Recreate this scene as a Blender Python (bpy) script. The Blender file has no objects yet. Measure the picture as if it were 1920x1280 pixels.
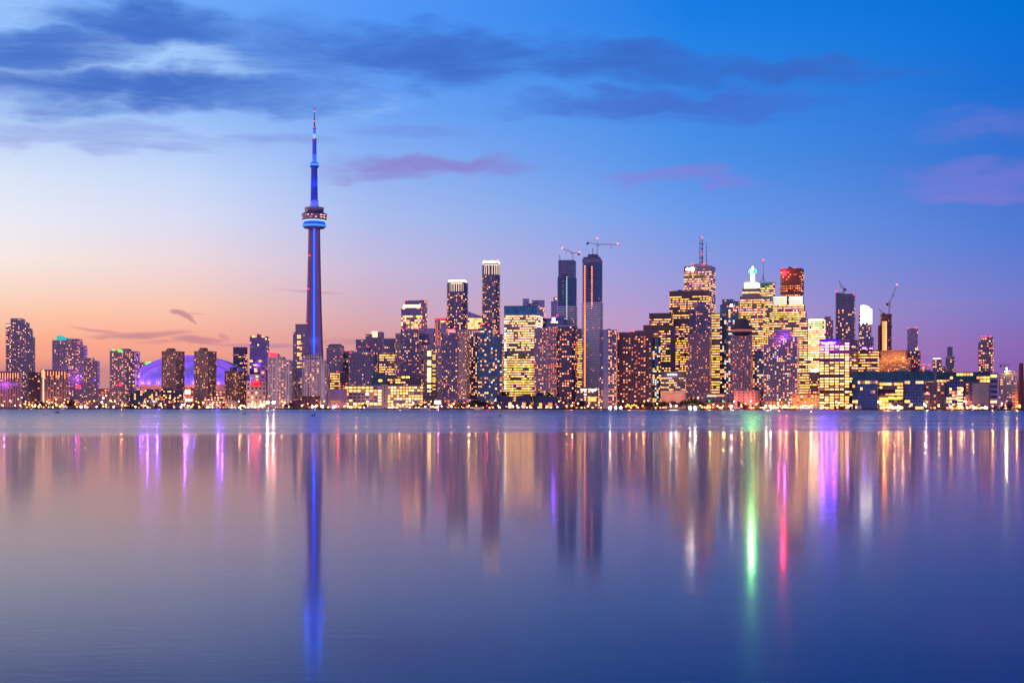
import bpy, bmesh, math, random
from math import sin, cos, tan, atan, atan2, radians, degrees, pi, sqrt, hypot

random.seed(11)
S = bpy.context.scene
COL = S.collection

# ------------------------------------------------------------------ camera
F, HY, CH = 2600.0, 764.0, 3.0          # focal length and horizon row of the 1920 px photo, eye height in metres
cam_d = bpy.data.cameras.new("camera")
cam = bpy.data.objects.new("camera", cam_d)
COL.objects.link(cam)
cam.location = (0, 0, CH)
cam.rotation_euler = (radians(90), radians(-.06), 0)
cam_d.sensor_width = 36.0
cam_d.lens = 36.0 * F / 1920.0
cam_d.shift_y = (HY - 640.0) / 1920.0
cam_d.clip_start = 0.5
cam_d.clip_end = 60000.0
S.camera = cam

S.view_settings.view_transform = 'Standard'
S.view_settings.look = 'None'
S.view_settings.exposure = 0.0
S.view_settings.gamma = 1.0
S.render.engine = 'CYCLES'
S.cycles.use_denoising = True
S.cycles.max_bounces = 4
S.cycles.diffuse_bounces = 1
S.cycles.glossy_bounces = 3
S.cycles.sample_clamp_indirect = 45.0
S.cycles.use_light_tree = True


def lin(c):
    """sRGB 0-255 to linear"""
    out = []
    for v in c[:3]:
        v /= 255.0
        out.append(v / 12.92 if v <= 0.04045 else ((v + 0.055) / 1.055) ** 2.4)
    return tuple(out) + (1.0,)


# ------------------------------------------------------------------ sky: a dusk sky by azimuth and elevation, with clouds
W = bpy.data.worlds.new("World")
S.world = W
W.use_nodes = True
wt = W.node_tree
for n in list(wt.nodes):
    wt.nodes.remove(n)
WN, WL = wt.nodes, wt.links


def wm(op, a, b=None, c=None, clamp=False):
    n = WN.new('ShaderNodeMath')
    n.operation = op
    n.use_clamp = clamp
    for i, v in enumerate((a, b, c)):
        if v is None:
            continue
        if isinstance(v, (int, float)):
            n.inputs[i].default_value = v
        else:
            WL.new(v, n.inputs[i])
    return n.outputs[0]


def wsmooth(v, a, b, kind='SMOOTHSTEP'):
    n = WN.new('ShaderNodeMapRange')
    n.interpolation_type = kind
    WL.new(v, n.inputs['Value'])
    n.inputs['From Min'].default_value = a
    n.inputs['From Max'].default_value = b
    return n.outputs[0]


def wmix(f, a, b):
    n = WN.new('ShaderNodeMix')
    n.data_type = 'RGBA'
    WL.new(f, n.inputs[0])
    for s, v in ((n.inputs[6], a), (n.inputs[7], b)):
        if isinstance(v, tuple):
            s.default_value = v
        else:
            WL.new(v, s)
    return n.outputs[2]


tc = WN.new('ShaderNodeTexCoord')
sx = WN.new('ShaderNodeSeparateXYZ')
WL.new(tc.outputs['Generated'], sx.inputs[0])
el = wm('MULTIPLY', wm('ARCSINE', sx.outputs[2]), 180 / pi)        # degrees
az = wm('MULTIPLY', wm('ARCTAN2', sx.outputs[0], sx.outputs[1]), 180 / pi)
tt = wm('SQRT', wm('DIVIDE', wm('MAXIMUM', el, 0.0), 90.0))


def p2el(y, x=960):
    return degrees(atan((HY - y) / F * cos(atan((x - 960) / F))))


def p2az(x):
    return degrees(atan((x - 960) / F))


def ramp(stops, x=960):
    n = WN.new('ShaderNodeValToRGB')
    WL.new(tt, n.inputs[0])
    e = n.color_ramp.elements
    st = sorted((sqrt(max(0.0, d) / 90.0), c) for d, c in stops)
    while len(e) > 1:
        e.remove(e[-1])
    e[0].position = st[0][0]
    e[0].color = lin(st[0][1])
    for p, c in st[1:]:
        q = e.new(p)
        q.color = lin(c)
    return n.outputs[0]


def pr(x, rows, high):
    return ramp([(p2el(y, x), c) for y, c in rows] + high)


HIGH_L = [(24, (100, 155, 235)), (40, (55, 105, 205)), (90, (70, 105, 195))]
HIGH_R = [(24, (8, 92, 195)), (40, (20, 80, 175)), (90, (65, 100, 190))]
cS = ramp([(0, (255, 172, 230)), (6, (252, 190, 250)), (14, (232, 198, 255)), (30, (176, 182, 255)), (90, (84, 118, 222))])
cW = ramp([(0, (225, 130, 110)), (5, (255, 170, 125)), (12, (255, 205, 180)), (25, (185, 190, 235)), (90, (70, 105, 195))])
c0 = pr(5, [(764, (196, 130, 135)), (694, (206, 138, 136)), (672, (246, 160, 135)), (640, (253, 172, 142)),
            (580, (252, 203, 176)), (485, (248, 232, 226)), (410, (234, 234, 246)), (335, (219, 229, 248)),
            (200, (172, 203, 250)), (40, (138, 184, 250))], HIGH_L)
c05 = pr(350, [(764, (193, 129, 140)), (692, (206, 139, 142)), (668, (240, 160, 140)), (640, (247, 168, 146)), (580, (250, 196, 174)), (485, (236, 216, 222)), (410, (218, 220, 244)),
             (335, (198, 216, 249)), (200, (148, 188, 248)), (30, (112, 170, 247))], HIGH_L)
c1 = pr(705, [(764, (190, 128, 150)), (690, (203, 140, 155)), (640, (218, 155, 158)), (605, (214, 166, 178)), (500, (198, 185, 220)),
              (405, (169, 188, 238)), (300, (138, 176, 243)), (200, (108, 163, 244)), (25, (82, 151, 248))], HIGH_L)
c2 = pr(1300, [(764, (175, 115, 180)), (650, (192, 142, 190)), (600, (180, 152, 205)), (500, (142, 154, 224)), (400, (106, 154, 234)),
               (300, (78, 144, 232)), (100, (38, 132, 230)), (15, (20, 124, 228))], HIGH_R)
c3 = pr(1905, [(764, (135, 88, 165)), (690, (140, 96, 176)), (640, (138, 107, 184)), (560, (121, 123, 202)), (450, (86, 124, 213)),
               (300, (56, 115, 210)), (150, (22, 110, 212)), (20, (0, 112, 214))], HIGH_R)
cE = ramp([(0, (170, 125, 175)), (6, (170, 135, 195)), (14, (135, 135, 208)), (30, (80, 115, 200)), (90, (60, 98, 190))])

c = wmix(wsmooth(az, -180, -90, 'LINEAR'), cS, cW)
c = wmix(wsmooth(az, -85, p2az(5), 'LINEAR'), c, c0)
c = wmix(wsmooth(az, p2az(5), p2az(350), 'LINEAR'), c, c05)
c = wmix(wsmooth(az, p2az(350), p2az(705), 'LINEAR'), c, c1)
c = wmix(wsmooth(az, p2az(705), p2az(1300), 'LINEAR'), c, c2)
c = wmix(wsmooth(az, p2az(1300), p2az(1905), 'LINEAR'), c, c3)
c = wmix(wsmooth(az, 22, 90, 'LINEAR'), c, cE)
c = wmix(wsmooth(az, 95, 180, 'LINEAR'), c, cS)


def wnoise(sa, se, detail=6.0, rough=0.55, dist=0.0, off=0.0):
    v = WN.new('ShaderNodeCombineXYZ')
    WL.new(wm('MULTIPLY', az, sa), v.inputs[0])
    WL.new(wm('MULTIPLY', el, se), v.inputs[1])
    v.inputs[2].default_value = off
    n = WN.new('ShaderNodeTexNoise')
    n.inputs['Scale'].default_value = 1.0
    n.inputs['Detail'].default_value = detail
    n.inputs['Roughness'].default_value = rough
    n.inputs['Distortion'].default_value = dist
    WL.new(v.outputs[0], n.inputs['Vector'])
    return n.outputs[0]


nz1 = wnoise(0.15, 1.0, 9, 0.66, 0.9, 3.1)
nz2 = wnoise(0.34, 2.6, 8, 0.64, 0.8, 9.7)
warp = wm('MULTIPLY', wm('SUBTRACT', wnoise(0.35, 0.8, 3, 0.5, 0.0, 21.0), 0.5), 2.2)
elw = wm('ADD', el, warp)


def blob(cx, cy, hw, hh, slope=0.0, dens=1.0):
    """soft bank of cloud in sky angles: centre, half sizes in photo units, slope"""
    a0, e0 = p2az(cx), p2el(cy, cx)
    ha, he = degrees(hw / F), degrees(hh / F)
    da = wm('SUBTRACT', az, a0)
    de = wm('SUBTRACT', elw if hh > 14 else wm('ADD', el, wm('MULTIPLY', warp, hh / 30.0)), e0)
    if slope:
        de = wm('SUBTRACT', de, wm('MULTIPLY', da, slope))
    u = wm('DIVIDE', da, ha)
    v = wm('DIVIDE', de, he)
    r2 = wm('ADD', wm('MULTIPLY', u, u), wm('MULTIPLY', v, v))
    return wm('MULTIPLY', wm('MAXIMUM', wm('SUBTRACT', 1.0, wm('MULTIPLY', r2, 0.5)), 0.0), dens)


def bank(blobs, colour, nz, lo, hi, amount, base, namp=1.1):
    m = None
    for b in blobs:
        v = blob(*b)
        m = v if m is None else wm('MAXIMUM', m, v)
    m2 = wm('ADD', m, wm('MULTIPLY', wm('SUBTRACT', nz, 0.5), wm('MULTIPLY', wm('MINIMUM', wm('MULTIPLY', m, 2.0), 1.0), namp)))
    d = wm('MULTIPLY', wsmooth(m2, lo, hi), amount)
    return wmix(d, base, lin(colour))


c = bank([(300, 114, 210, 34, 0.0, 1.2), (50, 145, 120, 24, 0.05, .8), (690, 190, 130, 36, 0, .5), (20, 15, 150, 40, 0, .7),
          (250, 235, 330, 30, 0.0, .5)], (172, 208, 253), nz2, .3, 1.1, .7, c)
c = bank([(120, 255, 360, 30, 0.02, .75), (330, 277, 80, 10, 0, .9), (520, 262, 110, 12, -.03, .8), (770, 248, 130, 14, 0, .7)], (112, 124, 210), nz2, .2, 1.05, .45, c)
c = bank([(1250, 196, 270, 22, .0, 1.0), (1480, 190, 130, 14, 0, .6), (1330, 222, 200, 12, 0, .6)], (70, 100, 200), nz2, .1, 1.1, .7, c, .7)
c = bank([(290, 52, 185, 36, -.02, 1.05), (80, 92, 190, 30, .12, 1.0), (270, 165, 370, 36, 0.02, 1.1), (80, 185, 190, 30, 0, .8), (560, 100, 180, 55, -.08, .72),
          (790, 108, 240, 48, -.04, .95), (680, 98, 120, 30, 0, .9), (930, 100, 160, 30, 0.06, .85), (1180, 120, 260, 38, -.06, 1.0), (1440, 138, 200, 24, -.01, .95),
          (1650, 135, 150, 16, 0, .55), (60, 120, 90, 18, 0, .6)], (58, 104, 198), nz1, .02, 1.2, .92, c, 1.2)
c = bank([(800, 313, 190, 20, .015, .95), (730, 330, 90, 12, 0, .8)], (140, 120, 200), nz2, .12, 1.1, .78, c, .7)
c = bank([(1280, 338, 150, 18, -.02, 1.0), (1340, 316, 40, 12, 0, .8), (1850, 336, 150, 24, 0.0, .85), (1850, 366, 130, 12, -.05, .95),
          (1860, 232, 140, 26, 0, .6)], (140, 122, 214), nz2, .15, 1.15, .56, c, .7)
c = bank([(333, 584, 14, 5, -.1, 1.1), (346, 590, 15, 6, -.35, 1.1), (357, 599, 12, 4, -.7, 1.0), (366, 588, 22, 1.6, -.05, .6), (268, 628, 90, 6, .06, 1.0), (190, 622, 60, 3.5, -.12, .9), (370, 638, 50, 8, -.03, 1.1), (300, 640, 60, 6, 0, .6),
          (420, 632, 12, 7, -.5, .7)], (192, 130, 146), nz2, .2, 1.1, .78, c)
c = bank([(490, 648, 90, 5, 0, 1.0), (690, 641, 120, 7, 0, .9), (580, 547, 70, 3, -.05, .7), (1700, 570, 200, 4, 0, .5)], (178, 130, 165), nz2, .25, 1.0, .6, c)

bg = WN.new('ShaderNodeBackground')
WL.new(c, bg.inputs[0])
bg.inputs[1].default_value = 1.0
nish = WN.new('ShaderNodeTexSky')
nish.sky_type = 'NISHITA'
nish.sun_disc = False
nish.sun_elevation = radians(-4)
nish.sun_rotation = radians(-62)
bg2 = WN.new('ShaderNodeBackground')
WL.new(nish.outputs[0], bg2.inputs[0])
bg2.inputs[1].default_value = 0.05
addw = WN.new('ShaderNodeAddShader')
WL.new(bg.outputs[0], addw.inputs[0])
WL.new(bg2.outputs[0], addw.inputs[1])
wo = WN.new('ShaderNodeOutputWorld')
WL.new(addw.outputs[0], wo.inputs[0])

# afterglow: the sun has just set to the west, behind the left end of the city
sun_d = bpy.data.lights.new("sun", 'SUN')
sun = bpy.data.objects.new("sun", sun_d)
COL.objects.link(sun)
sun_d.energy = 0.5
sun_d.angle = radians(12)
sun_d.color = (1.0, 0.55, 0.42)
sun.rotation_euler = (radians(86), 0, radians(-100))


# ------------------------------------------------------------------ materials
def newmat(name):
    m = bpy.data.materials.new(name)
    m.use_nodes = True
    return m, m.node_tree.nodes, m.node_tree.links, m.node_tree.nodes['Principled BSDF']


_mc = {}


def plain(colour, rough=0.7, metal=0.0, noise=0.25, scale=0.15):
    k = ('p', colour, rough, metal)
    if k in _mc:
        return _mc[k]
    m, N, L, P = newmat("surface")
    tcn = N.new('ShaderNodeTexCoord')
    nz = N.new('ShaderNodeTexNoise')
    nz.inputs['Scale'].default_value = scale
    nz.inputs['Detail'].default_value = 5
    L.new(tcn.outputs['Object'], nz.inputs['Vector'])
    mr = N.new('ShaderNodeMapRange')
    mr.inputs['To Min'].default_value = 1 - noise
    mr.inputs['To Max'].default_value = 1 + noise
    L.new(nz.outputs[0], mr.inputs['Value'])
    mx = N.new('ShaderNodeMix')
    mx.data_type = 'RGBA'
    mx.blend_type = 'MULTIPLY'
    mx.inputs[0].default_value = 1.0
    mx.inputs[6].default_value = tuple(colour) + (1,)
    L.new(mr.outputs[0], mx.inputs[7])
    L.new(mx.outputs[2], P.inputs['Base Color'])
    P.inputs['Roughness'].default_value = rough
    P.inputs['Metallic'].default_value = metal
    _mc[k] = m
    return m


def emit(colour, strength, nee=False):
    k = ('e', colour, strength, nee)
    if k in _mc:
        return _mc[k]
    m, N, L, P = newmat("light")
    P.inputs['Base Color'].default_value = (.05, .05, .05, 1)
    P.inputs['Emission Color'].default_value = tuple(colour) + (1,)
    P.inputs['Emission Strength'].default_value = strength
    if not nee:
        m.cycles.emission_sampling = 'NONE'
    _mc[k] = m
    return m


def facade_group():
    g = bpy.data.node_groups.new("facade", 'ShaderNodeTree')
    I = g.interface
    for n, t, d in (("Wall", 'NodeSocketColor', (.3, .3, .3, 1)), ("Glass", 'NodeSocketColor', (.03, .04, .07, 1)),
                    ("WU", 'NodeSocketFloat', .6), ("WV", 'NodeSocketFloat', .5), ("Metal", 'NodeSocketFloat', .2), ("Rough", 'NodeSocketFloat', .15)):
        s = I.new_socket(name=n, in_out='INPUT', socket_type=t)
        s.default_value = d
    I.new_socket(name="BSDF", in_out='OUTPUT', socket_type='NodeSocketShader')
    N, L = g.nodes, g.links
    gi, go = N.new('NodeGroupInput'), N.new('NodeGroupOutput')
    uv = N.new('ShaderNodeUVMap')
    uv.uv_map = "UVMap"
    sp = N.new('ShaderNodeSeparateXYZ')
    L.new(uv.outputs[0], sp.inputs[0])

    def mt(op, a, b=None):
        n = N.new('ShaderNodeMath')
        n.operation = op
        for i, v in enumerate((a, b)):
            if v is None:
                continue
            if isinstance(v, (int, float)):
                n.inputs[i].default_value = v
            else:
                L.new(v, n.inputs[i])
        return n.outputs[0]
    fu = mt('ABSOLUTE', mt('SUBTRACT', mt('FRACT', sp.outputs[0]), .5))
    fv = mt('ABSOLUTE', mt('SUBTRACT', mt('FRACT', sp.outputs[1]), .5))
    mask = mt('MULTIPLY', mt('LESS_THAN', fu, mt('MULTIPLY', gi.outputs['WU'], .5)), mt('LESS_THAN', fv, mt('MULTIPLY', gi.outputs['WV'], .5)))
    cb = N.new('ShaderNodeCombineXYZ')
    L.new(mt('FLOOR', sp.outputs[0]), cb.inputs[0])
    L.new(mt('FLOOR', sp.outputs[1]), cb.inputs[1])
    wn = N.new('ShaderNodeTexWhiteNoise')
    wn.noise_dimensions = '2D'
    L.new(cb.outputs[0], wn.inputs['Vector'])
    var = mt('ADD', mt('MULTIPLY', wn.outputs[0], .55), .72)
    gm = N.new('ShaderNodeMix')
    gm.data_type = 'RGBA'
    gm.blend_type = 'MULTIPLY'
    gm.inputs[0].default_value = 1
    L.new(gi.outputs['Glass'], gm.inputs[6])
    L.new(var, gm.inputs[7])
    geo = N.new('ShaderNodeNewGeometry')
    nz = N.new('ShaderNodeTexNoise')
    nz.inputs['Scale'].default_value = .06
    nz.inputs['Detail'].default_value = 6
    L.new(geo.outputs['Position'], nz.inputs['Vector'])
    wv = mt('ADD', mt('MULTIPLY', nz.outputs[0], .6), .7)
    wmx = N.new('ShaderNodeMix')
    wmx.data_type = 'RGBA'
    wmx.blend_type = 'MULTIPLY'
    wmx.inputs[0].default_value = 1
    L.new(gi.outputs['Wall'], wmx.inputs[6])
    L.new(wv, wmx.inputs[7])
    P1, P2 = N.new('ShaderNodeBsdfPrincipled'), N.new('ShaderNodeBsdfPrincipled')
    L.new(wmx.outputs[2], P1.inputs['Base Color'])
    P1.inputs['Roughness'].default_value = .75
    L.new(gm.outputs[2], P2.inputs['Base Color'])
    L.new(gi.outputs['Rough'], P2.inputs['Roughness'])
    L.new(gi.outputs['Metal'], P2.inputs['Metallic'])
    ms = N.new('ShaderNodeMixShader')
    L.new(mask, ms.inputs[0])
    L.new(P1.outputs[0], ms.inputs[1])
    L.new(P2.outputs[0], ms.inputs[2])
    L.new(ms.outputs[0], go.inputs[0])
    return g


FG = facade_group()


def facade(wall, glass, wu, wv, metal, rough=.15):
    k = ('f', wall, glass, wu, wv, metal, rough)
    if k in _mc:
        return _mc[k]
    m = bpy.data.materials.new("facade")
    m.use_nodes = True
    N, L = m.node_tree.nodes, m.node_tree.links
    N.remove(N['Principled BSDF'])
    g = N.new('ShaderNodeGroup')
    g.node_tree = FG
    g.inputs['Wall'].default_value = tuple(wall) + (1,)
    g.inputs['Glass'].default_value = tuple(glass) + (1,)
    g.inputs['WU'].default_value = wu
    g.inputs['WV'].default_value = wv
    g.inputs['Metal'].default_value = metal
    g.inputs['Rough'].default_value = rough
    L.new(g.outputs[0], N['Material Output'].inputs[0])
    _mc[k] = m
    return m


# light colours (linear) and strengths
LIT = {
    'w': ((1, .32, .09), 2.1), 'w2': ((1, .36, .15), 1.5), 'w3': ((1, .21, .05), 1.5), 'w4': ((1, .44, .22), 2.2), 'wb': ((1, .42, .18), 3.2),
    'y': ((1, .37, .075), 4.2), 'y2': ((1, .44, .13), 2.6), 'y3': ((1, .29, .055), 2.6), 'y4': ((.95, .50, .075), 3.2), 'yb': ((1, .50, .17), 6.0), 'd': ((1, .30, .12), .5), 'd2': ((.8, .36, .28), .36),
    'o': ((1, .19, .04), 1.8), 'c': ((.80, .90, 1), 1.4), 'p': ((.03, .0005, 1), 12.0), 'g': ((.90, .52, .05), 1.9), 'r': ((1, .006, .012), 7.0),
    't': ((.012, .52, .50), 1.0), 'bl': ((.015, .14, 1.0), 2.0), 'wh': ((1, .70, .44), 5.0), 'pk': ((1, .28, .34), 1.3), 'W': ((1, .80, .72), 34.0),
    'pb': ((.20, .045, 1), 36.0), 'gr': ((.002, 1, .012), 40.0), 'rs': ((1, .004, .012), 16.0), 'lime': ((.20, 1, .08), 1.5), 'wc': ((1, .70, .44), 1.4),
    'oc': ((1, .19, .035), 4.5), 'pv': ((.22, .03, 1), 1.0),
}


def lm(k):
    return emit(*LIT[k])


# ------------------------------------------------------------------ helpers
def link(o, parent=None):
    COL.objects.link(o)
    if parent is not None:
        o.parent = parent
    return o


def empty(name, loc, rz=0.0):
    o = bpy.data.objects.new(name, None)
    o.location = loc
    o.rotation_euler = (0, 0, rz)
    o.empty_display_size = 1.0
    return link(o)


def tag(o, label=None, cat=None, group=None, kind=None):
    if label:
        o['label'] = label
    if cat:
        o['category'] = cat
    if group:
        o['group'] = group
    if kind:
        o['kind'] = kind
    return o


class MB:
    """collects boxes, prisms, bars and lathes for ONE mesh object"""

    def __init__(s):
        s.v, s.f, s.uv, s.mi = [], [], [], []

    def face(s, idx, uv=None, mi=0):
        s.f.append(idx)
        s.uv.append(uv or [(0, 0)] * len(idx))
        s.mi.append(mi)

    def box(s, x0, x1, y0, y1, z0, z1, mi=0):
        b = len(s.v)
        s.v += [(x0, y0, z0), (x1, y0, z0), (x1, y1, z0), (x0, y1, z0), (x0, y0, z1), (x1, y0, z1), (x1, y1, z1), (x0, y1, z1)]
        for q in ((0, 1, 5, 4), (1, 2, 6, 5), (2, 3, 7, 6), (3, 0, 4, 7), (4, 5, 6, 7), (3, 2, 1, 0)):
            s.face([b + i for i in q], mi=mi)

    def prism(s, poly, z0, z1, mi=0, uvn=None, topmi=None, bottom=False, ztop=None):
        """vertical prism of a CCW polygon; uvn = (bays per edge, floors) lays the facade grid; ztop(x,y) gives a sloped top"""
        b, n = len(s.v), len(poly)
        s.v += [(x, y, z0) for x, y in poly] + [(x, y, ztop(x, y) if ztop else z1) for x, y in poly]
        for i in range(n):
            j = (i + 1) % n
            uv = None
            if uvn:
                nb, nf = uvn[0][i], uvn[1]
                uv = [(0, 0), (nb, 0), (nb, nf), (0, nf)]
            s.face([b + i, b + j, b + n + j, b + n + i], uv, mi)
        s.face([b + n + i for i in range(n)], mi=mi if topmi is None else topmi)
        if bottom:
            s.face([b + i for i in reversed(range(n))], mi=mi)

    def bar(s, a, c, r, mi=0, n=4):
        """square/round bar between two points"""
        ax, ay, az_ = a
        d = (c[0] - ax, c[1] - ay, c[2] - az_)
        L = sqrt(sum(t * t for t in d)) or 1
        d = [t / L for t in d]
        u = (1, 0, 0) if abs(d[2]) > .9 else (0, 0, 1)
        p = (d[1] * u[2] - d[2] * u[1], d[2] * u[0] - d[0] * u[2], d[0] * u[1] - d[1] * u[0])
        pl = sqrt(sum(t * t for t in p))
        p = [t / pl for t in p]
        q = (d[1] * p[2] - d[2] * p[1], d[2] * p[0] - d[0] * p[2], d[0] * p[1] - d[1] * p[0])
        b = len(s.v)
        for e in (a, c):
            for k in range(n):
                t = 2 * pi * (k + .5) / n
                s.v.append(tuple(e[i] + r * (cos(t) * p[i] + sin(t) * q[i]) for i in range(3)))
        for k in range(n):
            j = (k + 1) % n
            s.face([b + k, b + j, b + n + j, b + n + k], mi=mi)
        s.face([b + k for k in reversed(range(n))], mi=mi)
        s.face([b + n + k for k in range(n)], mi=mi)

    def lathe(s, prof, n=32, mi=0, cx=0, cy=0):
        b = len(s.v)
        for r, z in prof:
            for k in range(n):
                t = 2 * pi * k / n
                s.v.append((cx + r * cos(t), cy + r * sin(t), z))
        for i in range(len(prof) - 1):
            for k in range(n):
                j = (k + 1) % n
                s.face([b + i * n + k, b + i * n + j, b + (i + 1) * n + j, b + (i + 1) * n + k], mi=mi)
        s.face([b + k for k in reversed(range(n))], mi=mi)
        s.face([b + (len(prof) - 1) * n + k for k in range(n)], mi=mi)

    def ball(s, x, y, z, r, mi=0, n=8, rz=None):
        rz = rz or r
        s.lathe([(r * sin(pi * i / 6) + .001, z - rz * cos(pi * i / 6)) for i in range(7)], n, mi, x, y)

    def build(s, name, mats, parent=None, smooth=False):
        me = bpy.data.meshes.new(name)
        me.from_pydata(s.v, [], s.f)
        ul = me.uv_layers.new(name="UVMap")
        flat = [c for uv in s.uv for p in uv for c in p]
        ul.data.foreach_set('uv', flat)
        for m in (mats if isinstance(mats, (list, tuple)) else [mats]):
            me.materials.append(m)
        me.polygons.foreach_set('material_index', s.mi)
        if smooth:
            me.polygons.foreach_set('use_smooth', [True] * len(s.f))
        me.update()
        return link(bpy.data.objects.new(name, me), parent)


def px(x, D):
    return (x - 960) / F * D


def pz(y, D):
    return CH + (HY - y) / F * D


def shore(x):
    """distance of the quay along the sight line through photo column x"""
    return 2030.5 / (1 + .2642 * (x - 960) / F)


# ------------------------------------------------------------------ setting: lake, quay, land
GZ = 1.2
sh = []
for p in (-900, 2900):
    D = shore(p)
    sh.append((px(p, D), D))
mb = MB()
(ax, ay), (bx, by) = sh
far = 9000
mb.prism([(ax, ay), (bx, by), (bx + 5000, far), (ax - 5000, far)], -2.0, GZ)
m_land, N, L, P = newmat("land_surface")
nz = N.new('ShaderNodeTexNoise')
nz.inputs['Scale'].default_value = .05
nz.inputs['Detail'].default_value = 6
geo = N.new('ShaderNodeNewGeometry')
L.new(geo.outputs['Position'], nz.inputs['Vector'])
cr = N.new('ShaderNodeValToRGB')
cr.color_ramp.elements[0].color = (.035, .03, .035, 1)
cr.color_ramp.elements[1].color = (.12, .10, .10, 1)
L.new(nz.outputs[0], cr.inputs[0])
L.new(cr.outputs[0], P.inputs['Base Color'])
P.inputs['Roughness'].default_value = .9
tag(mb.build('ground', m_land), kind='structure')
# promenade kerb along the water's edge
dx, dy = bx - ax, by - ay
dl = hypot(dx, dy)
dx, dy = dx / dl, dy / dl
nx, ny = -dy, dx
mb = MB()
k0, k1 = -.6, 3.2
mb.prism([(ax - nx * .6, ay - ny * .6), (bx - nx * .6, by - ny * .6), (bx + nx * 3, by + ny * 3), (ax + nx * 3, ay + ny * 3)], -2, GZ + .35)
tag(mb.build('quay', plain((.05, .045, .05), .9)), kind='structure')

mb = MB()
mb.v += [(-6000, -400, 0), (6000, -400, 0), (6000, 4500, 0), (-6000, 4500, 0)]
mb.face([0, 1, 2, 3])
m_w, N, L, P = newmat("lake_water")


def nm(op, a, b=None):
    n = N.new('ShaderNodeMath')
    n.operation = op
    for i, v in enumerate((a, b)):
        if v is None:
            continue
        if isinstance(v, (int, float)):
            n.inputs[i].default_value = v
        else:
            L.new(v, n.inputs[i])
    return n.outputs[0]


geo = N.new('ShaderNodeNewGeometry')
sp = N.new('ShaderNodeSeparateXYZ')
L.new(geo.outputs['Position'], sp.inputs[0])


def wtex(sxx, syy, detail, rough=.5, off=0.0):
    cb = N.new('ShaderNodeCombineXYZ')
    L.new(nm('MULTIPLY', sp.outputs[0], sxx), cb.inputs[0])
    L.new(nm('MULTIPLY', sp.outputs[1], syy), cb.inputs[1])
    cb.inputs[2].default_value = off
    t = N.new('ShaderNodeTexNoise')
    t.inputs['Scale'].default_value = 1
    t.inputs['Detail'].default_value = detail
    t.inputs['Roughness'].default_value = rough
    L.new(cb.outputs[0], t.inputs['Vector'])
    return t.outputs[0]


# the breeze line: beyond it the lake is ruffled, this side of it lies calm
edge = nm('ADD', nm('SUBTRACT', sp.outputs[1], nm('MULTIPLY', sp.outputs[0], .4)), nm('MULTIPLY', nm('SUBTRACT', wtex(.035, .02, 6, .65), .5), 26))
mr = N.new('ShaderNodeMapRange')
mr.interpolation_type = 'SMOOTHSTEP'
L.new(edge, mr.inputs['Value'])
mr.inputs['From Min'].default_value = 150
mr.inputs['From Max'].default_value = 182
ruff = mr.outputs[0]
streak = wtex(.004, .035, 5, .6, 4.0)
calm = nm('ADD', .08, nm('MULTIPLY', nm('SUBTRACT', wtex(.05, .35, 4, .55, 8.0), .5), .05))
mr2 = N.new('ShaderNodeMapRange')
L.new(sp.outputs[1], mr2.inputs['Value'])
mr2.inputs['From Min'].default_value = 190
mr2.inputs['From Max'].default_value = 900
mr2.inputs['To Min'].default_value = .20
mr2.inputs['To Max'].default_value = .34
rr = nm('ADD', mr2.outputs[0], nm('MULTIPLY', nm('SUBTRACT', streak, .5), .26))
rmix = N.new('ShaderNodeMix')
L.new(ruff, rmix.inputs[0])
L.new(calm, rmix.inputs[2])
L.new(rr, rmix.inputs[3])
L.new(rmix.outputs[0], P.inputs['Roughness'])
P.inputs['IOR'].default_value = 1.105
P.inputs['Base Color'].default_value = (.003, .031, .15, 1)
bmp = N.new('ShaderNodeBump')
bmp.inputs['Strength'].default_value = .065
bmp.inputs['Distance'].default_value = .02
L.new(nm('ADD', wtex(1.3, 4.5, 3, .55, 1.0), nm('MULTIPLY', wtex(.12, .5, 2, .5, 2.0), 1.6)), bmp.inputs['Height'])
L.new(bmp.outputs[0], P.inputs['Normal'])
# a second, broader set of wavelets: they draw the lights out into long columns
P2 = N.new('ShaderNodeBsdfPrincipled')
P2.inputs['IOR'].default_value = 1.105
P2.inputs['Base Color'].default_value = P.inputs['Base Color'].default_value
L.new(bmp.outputs[0], P2.inputs['Normal'])
rm2 = N.new('ShaderNodeMix')
L.new(ruff, rm2.inputs[0])
rm2.inputs[2].default_value = .20
L.new(rr, rm2.inputs[3])
L.new(rm2.outputs[0], P2.inputs['Roughness'])
im = N.new('ShaderNodeMix')
L.new(ruff, im.inputs[0])
im.inputs[2].default_value = 1.108
im.inputs[3].default_value = 1.36
for p_ in (P, P2):
    L.new(im.outputs[0], p_.inputs['IOR'])
wms = N.new('ShaderNodeMixShader')
wms.inputs[0].default_value = .30
L.new(P.outputs[0], wms.inputs[1])
L.new(P2.outputs[0], wms.inputs[2])
L.new(wms.outputs[0], N['Material Output'].inputs[0])
tag(mb.build('lake_water', m_w), kind='structure')

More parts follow.
